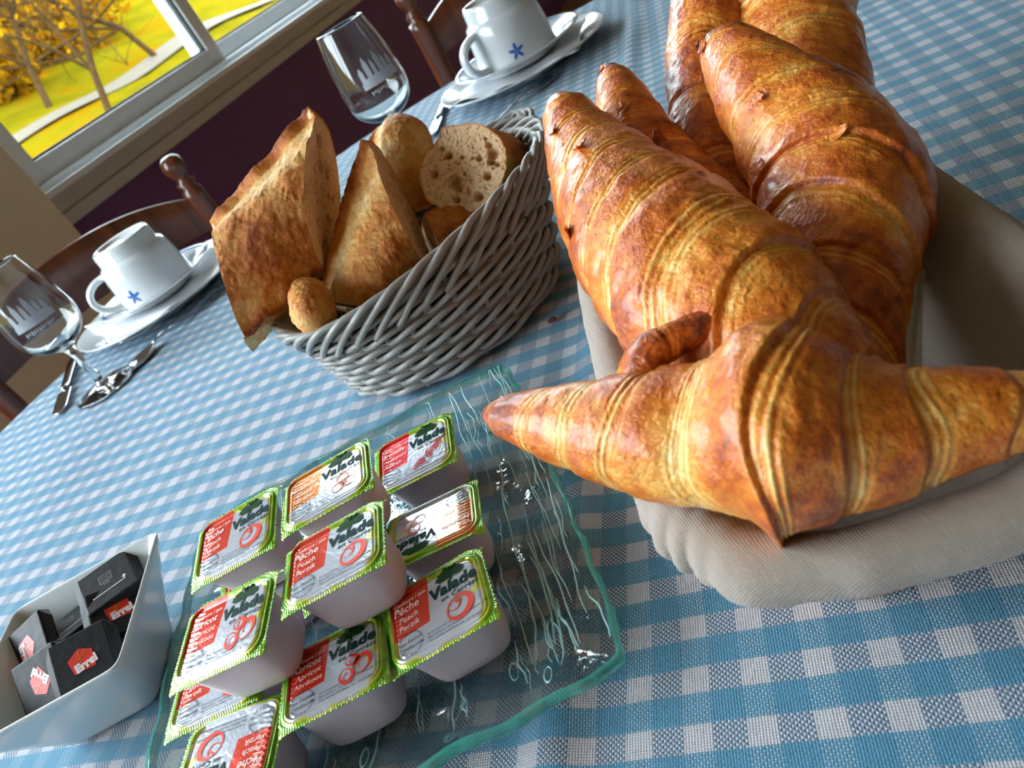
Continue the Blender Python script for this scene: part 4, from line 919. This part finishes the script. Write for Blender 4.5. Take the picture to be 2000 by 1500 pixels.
def choco(label, loc, rot, face, spin=0):
    e = empty('wrapped_packet', tuple(loc), tuple(math.radians(a) for a in rot)); tag(e, label, 'packet', 'black wrapped packets in the square bowl')
    h = 0.0155; T2 = 0.0038
    # body: a flat square with a folded wedge end
    V, F = box((0, 0, 0), (2 * h, 2 * h, 2 * T2)); b = mesh_np('wrapper', V, F, M['choc'], e, smooth=False); bevel(b, 0.0009, 2)
    for sgn in (-1, 1):
        Vw = np.array([(sgn * h, -h * .93, T2 * .8), (sgn * h, h * .93, T2 * .8), (sgn * h, h * .93, -T2 * .8), (sgn * h, -h * .93, -T2 * .8), (sgn * (h + 0.0038), -h * .6, 0.0002), (sgn * (h + 0.0038), h * .6, 0.0002), (sgn * (h + .0038), h * .6, -0.0008), (sgn * (h + .0038), -h * .6, -0.0008)])
        w_ = mesh_np('folded_end', Vw, [[0, 1, 5, 4], [1, 2, 6, 5], [2, 3, 7, 6], [3, 0, 4, 7], [4, 5, 6, 7], [0, 3, 2, 1]], M['choc'], e, smooth=False)
    z = T2 + 0.00012
    def spn(VF):
        V, F = VF; c, s = math.cos(math.radians(spin)), math.sin(math.radians(spin)); V = V.copy(); x_, y_ = V[:, 0] * c - V[:, 1] * s, V[:, 0] * s + V[:, 1] * c; V[:, 0], V[:, 1] = x_, y_; return V, F
    if face == 'front':
        dm = poly([(-0.0062, -0.0050), (-0.0068, 0.0036), (0.0004, 0.0066), (0.0066, 0.0020), (0.0048, -0.0072)], z); V, F = spn(dm); mesh_np('red_emblem', V, F, M['red'], e, smooth=False)
        ln = [poly([(-0.0040, -0.0010), (0.0040, 0.0040), (0.0041, 0.0036), (-0.0040, -0.0015)], z + .0001), poly([(-0.0005, 0.0055), (0.0002, 0.0055), (-0.0008, -0.0020), (-0.0013, -0.0020)], z + .0001), ringpoly(-0.0025, 0.0000, 0.002, 0.002, 0.0003, z=z + .0001, a0=1, a1=4)]
        V, F = spn(join(ln)); mesh_np('emblem_lines', V, F, M['flake'], e, smooth=False)
        V, F = spn(place(text_mesh('Errel', 0.0060, 0, 0.00042, 1.0, 'CENTER'), 0.0010, -0.0052, 0.0, z + .0002)); mesh_np('lettering', V, F, M['pinkwhite'], e, smooth=False)
    elif face == 'back':
        ar = [poly([(-0.0100, -0.0066), (0.0100, -0.0066), (0.0100, -0.0072), (-0.0100, -0.0072)], z)]
        for s_ in (-1, 1): ar += [poly([(s_ * 0.0100, -0.0072), (s_ * 0.0094, -0.0072), (s_ * 0.0094, -0.0050), (s_ * 0.0100, -0.0050)][::s_], z), poly([(s_ * 0.0112, -0.0052), (s_ * 0.0097, -0.0032), (s_ * 0.0082, -0.0052)], z)]
        V, F = spn(join(ar)); mesh_np('opening_arrow', V, F, M['pinkwhite'], e, smooth=False)
        st = [poly([(-0.0035, 0.0066), (0.0035, 0.0066), (0.0035, 0.0063), (-0.0035, 0.0063)], z), poly([(-0.0035, 0.0003), (0.0035, 0.0003), (0.0035, 0.0), (-0.0035, 0.0)], z), poly([(-0.0037, 0.0066), (-0.0034, 0.0066), (-0.0034, 0.0), (-0.0037, 0.0)], z), poly([(0.0034, 0.0066), (0.0037, 0.0066), (0.0037, 0.0), (0.0034, 0.0)], z)]
        st += [place(text_mesh(s_, 0.0021, align='CENTER'), 0, yy, PI, z) for s_, yy in (('SAINT', 0.0024), ('LOUIS', 0.0050))] + [place(text_mesh('Sucre', 0.0018, align='CENTER'), 0, -0.0006, PI, z)]
        V, F = spn(join(st)); mesh_np('stamp', V, F, M['greyprint'], e, smooth=False)
    return e
choco('black wrapped packet lowest in the bowl, its red emblem reading upside down', at_height(90, 1330, .039), (42, -8, -6), 'front', 132)
choco('black wrapped packet right of centre with the largest red emblem reading upright', at_height(168, 1290, .039), (34, 8, 8), 'front', 10)
choco('black wrapped packet at the left wall with its red emblem turned sideways', at_height(66, 1266, .040), (34, -14, -4), 'front', -85)
choco('black wrapped packet highest at the back showing a white arrow line', at_height(216, 1142, .044), (14, 4, 18), 'back', 0)
choco('black wrapped packet half hidden by the right rim, emblem cut by the edge', at_height(234, 1192, .035), (30, 20, 14), 'front', 12)
choco('black wrapped packet lying flat in the middle with a thin pale arrow', at_height(140, 1228, .036), (-6, 4, 24), 'back', 0)
choco('plain black wrapped packet behind the flat middle one', at_height(120, 1205, .030), (25, 10, 30), None)
choco('plain black wrapped packet at the bottom against the front rim', (-0.2830, 0.3500, 0.0150), (10, 0, 10), None)
choco('plain black wrapped packet at the bottom left under the lowest emblem one', (-0.3030, 0.3500, 0.0150), (8, -5, -30), None)
choco('plain black wrapped packet at the bottom right under the rim', (-0.2660, 0.3620, 0.0165), (0, -10, 10), None)

# ================================================================== PLACE SETTINGS
def star_on(fn, cx, cy, r):
    parts = []
    for k in range(5):
        a = PI / 2 + k * 2 * PI / 5; pts = [(0, 0), (0.45 * r * math.cos(a - .5), 0.45 * r * math.sin(a - .5)), (r * math.cos(a - .12), r * math.sin(a - .12)), (r * math.cos(a + .12), r * math.sin(a + .12)), (0.45 * r * math.cos(a + .5), 0.45 * r * math.sin(a + .5))]
        parts.append((np.array([fn(cx + x, cy + y) for x, y in pts]), [[0, 1, 2, 3, 4]]))
    return join(parts)
def setting(px, py, handle_az, star_az, rot, tagside, sc=1.0):
    pl = empty('dinner_plate', (px, py, 0)); tag(pl, 'white dinner plate under the %s upturned cup' % tagside, 'plate')
    V, F = lathe([(0, 0.006), (0.075, 0.006), (0.088, 0.009), (0.105, 0.015), (0.130, 0.0205), (0.1325, 0.021), (0.1325, 0.0192), (0.105, 0.0125), (0.085, 0.004), (0.075, 0.0), (0.070, 0.0), (0.068, 0.003), (0, 0.003)], 96); mesh_np('plate', V, F, M['porcelain'], pl)
    # folded napkin draped on the plate
    n = 70; X, Y = np.meshgrid(np.linspace(-1, 1, n), np.linspace(-1, 1, n), indexing='ij'); a = 0.098
    rr = np.hypot(X, Y) * a; Z = 0.0115 + 0.12 * np.clip(rr - 0.070, 0, 1) + 0.0030 * np.sin(X * 7 + Y * 3) * np.clip(rr / 0.09, 0, 1) + 0.0025 * np.sin(Y * 9 + rot) * np.clip(rr / .09, 0, 1)
    Z = np.minimum(Z, 0.030 - 0.06 * np.clip(rr - 0.12, 0, 1)); c, s = math.cos(rot), math.sin(rot)
    V = np.stack([px + a * (X * c - Y * s), py + a * (X * s + Y * c), Z + 0.001], -1).reshape(-1, 3)
    o = mesh_np('cloth_napkin', V, grid_faces(n, n), M['napkin']); o.modifiers.new('s', 'SOLIDIFY').thickness = 0.0016; tag(o, 'white folded napkin between plate and saucer of the %s place' % tagside, 'napkin')
    zb = 0.0150
    sa = empty('saucer', (px, py, zb)); tag(sa, 'white saucer with blue stars under the %s upturned cup' % tagside, 'saucer'); sa.scale = (sc * .97,) * 3
    V, F = lathe([(0, 0.004), (0.035, 0.004), (0.045, 0.007), (0.064, 0.0135), (0.078, 0.0180), (0.080, 0.0185), (0.0805, 0.0170), (0.064, 0.0112), (0.046, 0.004), (0.040, 0.0), (0.034, 0.0), (0.032, 0.002), (0, 0.002)], 96); mesh_np('dish', V, F, M['porcelain'], sa)
    rb = [(np.array([[0.0735 * math.cos(t), 0.0735 * math.sin(t), 0.0168], [0.0760 * math.cos(t), 0.0760 * math.sin(t), 0.0178], [0.0760 * math.cos(t + .1), 0.0760 * math.sin(t + .1), 0.0178], [0.0735 * math.cos(t + .1), 0.0735 * math.sin(t + .1), 0.0168]]), [[0, 1, 2, 3]]) for t in np.arange(0, 2 * PI - .05, .1)]
    V, F = join(rb); mesh_np('blue_band', V + np.array([0, 0, 0.0006]), F, M['blue'], sa, smooth=False)
    for az in (star_az - 1.2, star_az + 1.1, star_az + 2.6):
        fn = lambda u, v: ((0.060 + v) * math.cos(az + u / 0.06), (0.060 + v) * math.sin(az + u / 0.06), 0.0130 + v * 0.35 + 0.0006)
        V, F = star_on(fn, 0, 0, 0.007); mesh_np('blue_star', V, F, M['blue'], sa, smooth=False)
    cu = empty('coffee_cup', (px, py, zb + 0.0045)); tag(cu, 'white stacking coffee cup turned upside down on the %s saucer, blue star facing out' % tagside, 'cup'); cu.scale = (sc,) * 3
    pr = [(0.0465, 0.0), (0.0470, 0.001), (0.0470, 0.004), (0.0462, 0.020), (0.0445, 0.040), (0.0430, 0.050), (0.0415, 0.0545), (0.0385, 0.0565), (0.0375, 0.058), (0.0370, 0.070), (0.0360, 0.0735), (0.0345, 0.0750), (0.0325, 0.0745), (0.0310, 0.0710), (0.0, 0.0700)]
    V, F = lathe(pr, 96); mesh_np('cup_body', V, F[:, ::-1], M['porcelain'], cu)
    V, F = lathe([(0.0465, 0.0), (0.0450, 0.001), (0.0440, 0.020), (0.041, 0.048), (0.0345, 0.055), (0, 0.055)], 96); mesh_np('inner_wall', V, F, M['porcelain'], cu)
    ca, sa_ = math.cos(handle_az), math.sin(handle_az); hp = []
    for q in np.linspace(0, 1, 26):
        b = -PI / 2 + q * PI; rr_ = 0.0425 + 0.028 * math.cos(b) ** 0.8 if math.cos(b) > 0 else 0.0425; zz = 0.030 + 0.019 * math.sin(b); hp.append((rr_ * ca, rr_ * sa_, zz))
    V, F = tube(hp, 0.0042, 12, sy=1.5); mesh_np('handle', V, F, M['porcelain'], cu)
    fn = lambda u, v: (0.0472 * math.cos(star_az + u / 0.047), 0.0472 * math.sin(star_az + u / 0.047), 0.018 + v)
    fn2 = lambda u, v: tuple(np.array([math.cos(star_az + u / 0.047), math.sin(star_az + u / 0.047), 0]) * (0.0475 - max(0, (0.018 + v) - 0.004) * 0.055) + np.array([0, 0, 0.018 + v]))
    V, F = star_on(fn2, 0, 0, 0.0090); mesh_np('blue_star', V, F, M['blue'], cu, smooth=False)
setting(-0.347, 1.095, math.radians(196), math.radians(248), 0.5, 'left', 1.13)
setting(0.258, 1.165, math.radians(205), math.radians(258), 1.1, 'right', 1.27)

# wine glasses
def wineglass(x, y, az, label, sc=1.0):
    e = empty('wine_glass', (x, y, 0)); tag(e, label, 'glass')
    pr = [(0, 0.0012), (0.031, 0.0010), (0.0325, 0.0016), (0.031, 0.0030), (0.015, 0.0055), (0.006, 0.0095), (0.0042, 0.016), (0.0040, 0.040), (0.0050, 0.052), (0.0090, 0.058), (0.0200, 0.0640), (0.0285, 0.0730), (0.0325, 0.0850), (0.0330, 0.0960), (0.0312, 0.1150), (0.0275, 0.1380), (0.0238, 0.1560), (0.0236, 0.1568), (0.0230, 0.1562), (0.0266, 0.1380), (0.0302, 0.1150), (0.0319, 0.0960), (0.0314, 0.0855), (0.0275, 0.0745), (0.0190, 0.0665), (0.0080, 0.0622), (0, 0.0615)]
    pr = [(a * 1.06 * sc, b * sc) for a, b in spline([(a, b, 0) for a, b in pr], 110)[:, :2].clip(0)]
    V, F = lathe(pr, 96); mesh_np('bowl_and_stem', V, F, M['glass'], e)
    parts = []
    def on(u, v):
        u, v = u * 1.3, v * 1.3; z = (0.110 + v) * sc; r = np.interp(z, [0.085 * sc, .096 * sc, .115 * sc, .138 * sc, .156 * sc], [q * 1.06 * sc for q in (.0325, .0330, .0312, .0275, .0238)]) + 0.0005; a = az + u / 0.033; return (r * math.cos(a), r * math.sin(a), z)
    def rect(u0, u1, v0, v1, rf=None):
        nn = max(2, int(abs(u1 - u0) / 0.002)); pts = []
        for k in range(nn + 1): pts.append(on(u0 + (u1 - u0) * k / nn, v0))
        for k in range(nn, -1, -1): pts.append(on(u0 + (u1 - u0) * k / nn, v1))
        parts.append((np.array(pts), [[k, k + 1, 2 * nn - k, 2 * nn + 1 - k] for k in range(nn)]))
        if rf: parts.append((np.array([on(u0, v1), on(u1, v1), on((u0 + u1) / 2, v1 + rf)]), [[0, 1, 2]]))
    rect(-0.0150, 0.0150, -0.010, -0.0055)
    for u0, u1, v1, rf in ((-0.014, -0.0105, 0.002, 0.004), (-0.0085, -0.0045, 0.006, 0.006), (-0.003, 0.0, 0.0035, 0.005), (0.0015, 0.0055, 0.0065, 0.006), (0.007, 0.0095, 0.003, 0.004), (0.011, 0.014, 0.001, 0.004)): rect(u0, u1, -0.0055, v1, rf)
    rect(-0.0140, 0.014, -0.0055, -0.003)
    for k in range(11): rect(-0.0115 + k * 0.0021, -0.0102 + k * 0.0021, -0.0150 + 0.0008 * math.sin(k * 2.1), -0.0125)
    V, F = join(parts); mesh_np('etched_emblem', V, F, M['etch'], e, smooth=False)
wineglass(-0.408, 0.893, math.radians(286), 'stemmed glass with etched castle emblem at the left of the table', 1.10)
wineglass(0.045, 1.010, math.radians(286), 'stemmed glass with etched castle emblem behind the bread basket', 1.22)

# cutlery
def spoon(A, B, label, kind='spoon'):
    """A: tip of bowl/blade, B: end of handle"""
    A, B = np.array(A), np.array(B); e = empty('teaspoon' if kind == 'spoon' else 'table_knife', (A[0], A[1], 0)); tag(e, label, kind)
    L = np.linalg.norm(B - A); d = (B - A) / L; a = math.atan2(d[1], d[0]); e.rotation_euler = (0, 0, a)
    s = np.linspace(0, 1, 60); 
    if kind == 'spoon':
        hb = 0.32; w = np.where(s < hb, 0.0175 * np.sqrt(np.clip(1 - ((s - hb * .5) / (hb * .5)) ** 2, 0, 1)), 0); w = np.maximum(w, np.where(s > hb * .9, 0.0018 + 0.0045 * np.clip((s - .6) / .4, 0, 1) * np.sqrt(np.clip((1.005 - s) / .03, 0, 1)), 0.0004))
        zc = 0.003 + 0.006 * np.exp(-((s - .40) / .12) ** 2) + 0.002 * (s > .5); cup = np.where(s < hb, 0.0045 * np.clip(1 - ((s - hb * .5) / (hb * .5)) ** 2, 0, 1), 0)
    else:
        hb = 0.42; w = np.where(s < hb, 0.0095 * np.clip(s / .06, 0, 1) ** .5, 0.0055 + 0.002 * (s - hb)); w = np.where(np.abs(s - hb) < .03, 0.0035, w); w = w * np.sqrt(np.clip((1.004 - s) / .03, 0, 1)); w = np.maximum(w, .0003)
        zc = 0.0035 + 0 * s; cup = 0 * s
    v = np.linspace(-1, 1, 13); S, Vv = np.meshgrid(s, v, indexing='ij')
    P = np.stack([S * L, Vv * w[:, None], zc[:, None] - cup[:, None] * (1 - Vv ** 2) + (0.0015 if kind != 'spoon' else 0.0006) * (1 - Vv ** 2) * (S > hb)], -1)
    nb = int(60 * hb)
    for nm, sl in (('bowl' if kind == 'spoon' else 'blade', slice(0, nb + 1)), ('handle', slice(nb, 60))):
        Q = P[sl]; o = mesh_np(nm, Q.reshape(-1, 3), grid_faces(Q.shape[0], 13), M['steel'], e); md = o.modifiers.new('s', 'SOLIDIFY'); md.thickness = 0.0016 if kind == 'spoon' else (0.0016 if nm == 'blade' else 0.005); md.offset = 0
spoon((-0.385, 0.895, 0), (-0.262, 1.000, 0), 'steel spoon in front of the left plate, bowl by the glass foot', 'spoon')
spoon((-0.472, 0.893, 0), (-0.500, 1.080, 0), 'steel butter knife with dark blade at the left of the left plate', 'knife')
spoon((0.262, 1.055, 0), (0.120, 0.965, 0), 'steel spoon in front of the right plate', 'spoon')
spoon((0.085, 1.115, 0), (0.150, 1.290, 0), 'steel knife standing left of the right plate by the glass', 'knife')

# ================================================================== CHAIRS
def chair(label, p0, p1, zoff):
    """p0 = visible back post (x, y); p1 = the other back post"""
    p0, p1 = np.array(p0), np.array(p1); c = (p0 + p1) / 2; ax = (p1 - p0) / np.linalg.norm(p1 - p0); inn = np.array([-ax[1], ax[0]])
    if inn @ (TC - c) < 0: inn = -inn
    e = empty('dining_chair', (c[0], c[1], FZ)); tag(e, label, 'chair', 'turned wooden chairs round the table')
    W = np.linalg.norm(p1 - p0); L = lambda a, b, z: np.array([ax[0] * a + inn[0] * b, ax[1] * a + inn[1] * b, z])
    top = 0.75 + zoff
    for s in (-1, 1):
        prof = [(0.012, 0), (0.017, 0.10), (0.019, 0.44), (0.019, top - 0.075), (0.0195, top - 0.068), (0.013, top - 0.063), (0.013, top - 0.060), (0.0175, top - 0.055), (0.0175, top - 0.049), (0.011, top - 0.045), (0.010, top - 0.041), (0.017, top - 0.033), (0.020, top - 0.022), (0.019, top - 0.010), (0.012, top - 0.002), (0.0, top)]
        V, F = lathe(spline([(a, b, 0) for a, b in prof], 90)[:, :2].clip(0), 28); V = V + L(s * W / 2, 0, 0); mesh_np('back_post', V, F, M['wood'], e)
        V, F = tube([L(s * W * .46, 0.38, 0), L(s * W * .46, 0.38, 0.2), L(s * W * .46, 0.38, 0.44)], [0.014, 0.019, 0.019], 14); mesh_np('front_leg', V, F, M['wood'], e)
    def rail(z0, h, arch, nm):
        n = 30; u = np.linspace(-1, 1, n); V = []
        for k in u:
            bow = -0.02 * (1 - k * k); tz = z0 + h + arch * (1 - abs(k) ** 2.2) ** 1.0; bz = z0 + 0.3 * arch * (1 - k * k)
            for b, z in ((bow - .008, bz), (bow + .008, bz), (bow + .008, tz), (bow - .008, tz)): V.append(L(k * W / 2 * .96, b, z))
        o = mesh_np(nm, np.array(V), grid_faces(n, 4, wrapv=True), M['wood'], e, smooth=False); bevel(o, 0.002); return o
    rail(top - 0.140, 0.062, 0.048, 'crest_rail'); rail(top - 0.30, 0.05, 0.02, 'back_slat'); rail(0.52, 0.045, 0.015, 'lower_slat')
    V, F = box((0, 0, 0), (1, 1, 1)); V = np.array([L(a * W * 1.02, 0.19 + b * 0.42, 0.45 + z * 0.03) for a, b, z in V]); bevel(mesh_np('seat', V, F, M['wood'], e, smooth=False), 0.008)
    for s in (-1, 1): V, F = tube([L(s * W * .47, 0.01, 0.22), L(s * W * .46, 0.37, 0.22)], 0.011, 10); mesh_np('stretcher', V, F, M['wood'], e)
chair('wooden chair with turned finials at the left, behind the left cup', (-0.305, 1.455), (-0.70, 1.24), 0.128)
chair('wooden chair with turned finials at the top, behind the right cup', (0.205, 1.60), (0.64, 1.60), 0.152)

# ================================================================== CRUMBS
def crumb(label, p, s, mat, seed):
    n = 14; a = np.linspace(0, 2 * PI, n, endpoint=False); b = np.linspace(0, PI, 9); A, B_ = np.meshgrid(a, b, indexing='ij')
    D = np.stack([np.cos(A) * np.sin(B_), np.sin(A) * np.sin(B_), np.cos(B_) * 0.5], -1); D = D * (1 + 0.4 * vnoise(D, 2.5, seed)[..., None])
    o = mesh_np('crumb', (D * s + np.array(p) + np.array([0, 0, s * 0.3])).reshape(-1, 3), grid_faces(n, 9, wrapu=True), mat, smooth=True); tag(o, label, 'crumb')
crumb('dark brown crumb on the gingham between the two baskets', at_height(1080, 627, 0.0), 0.0032, M['crumbdark'], 2)
crumb('small amber pastry flake at the left edge of the linen', at_height(1139, 582, 0.0), 0.0028, M['flake'], 3)
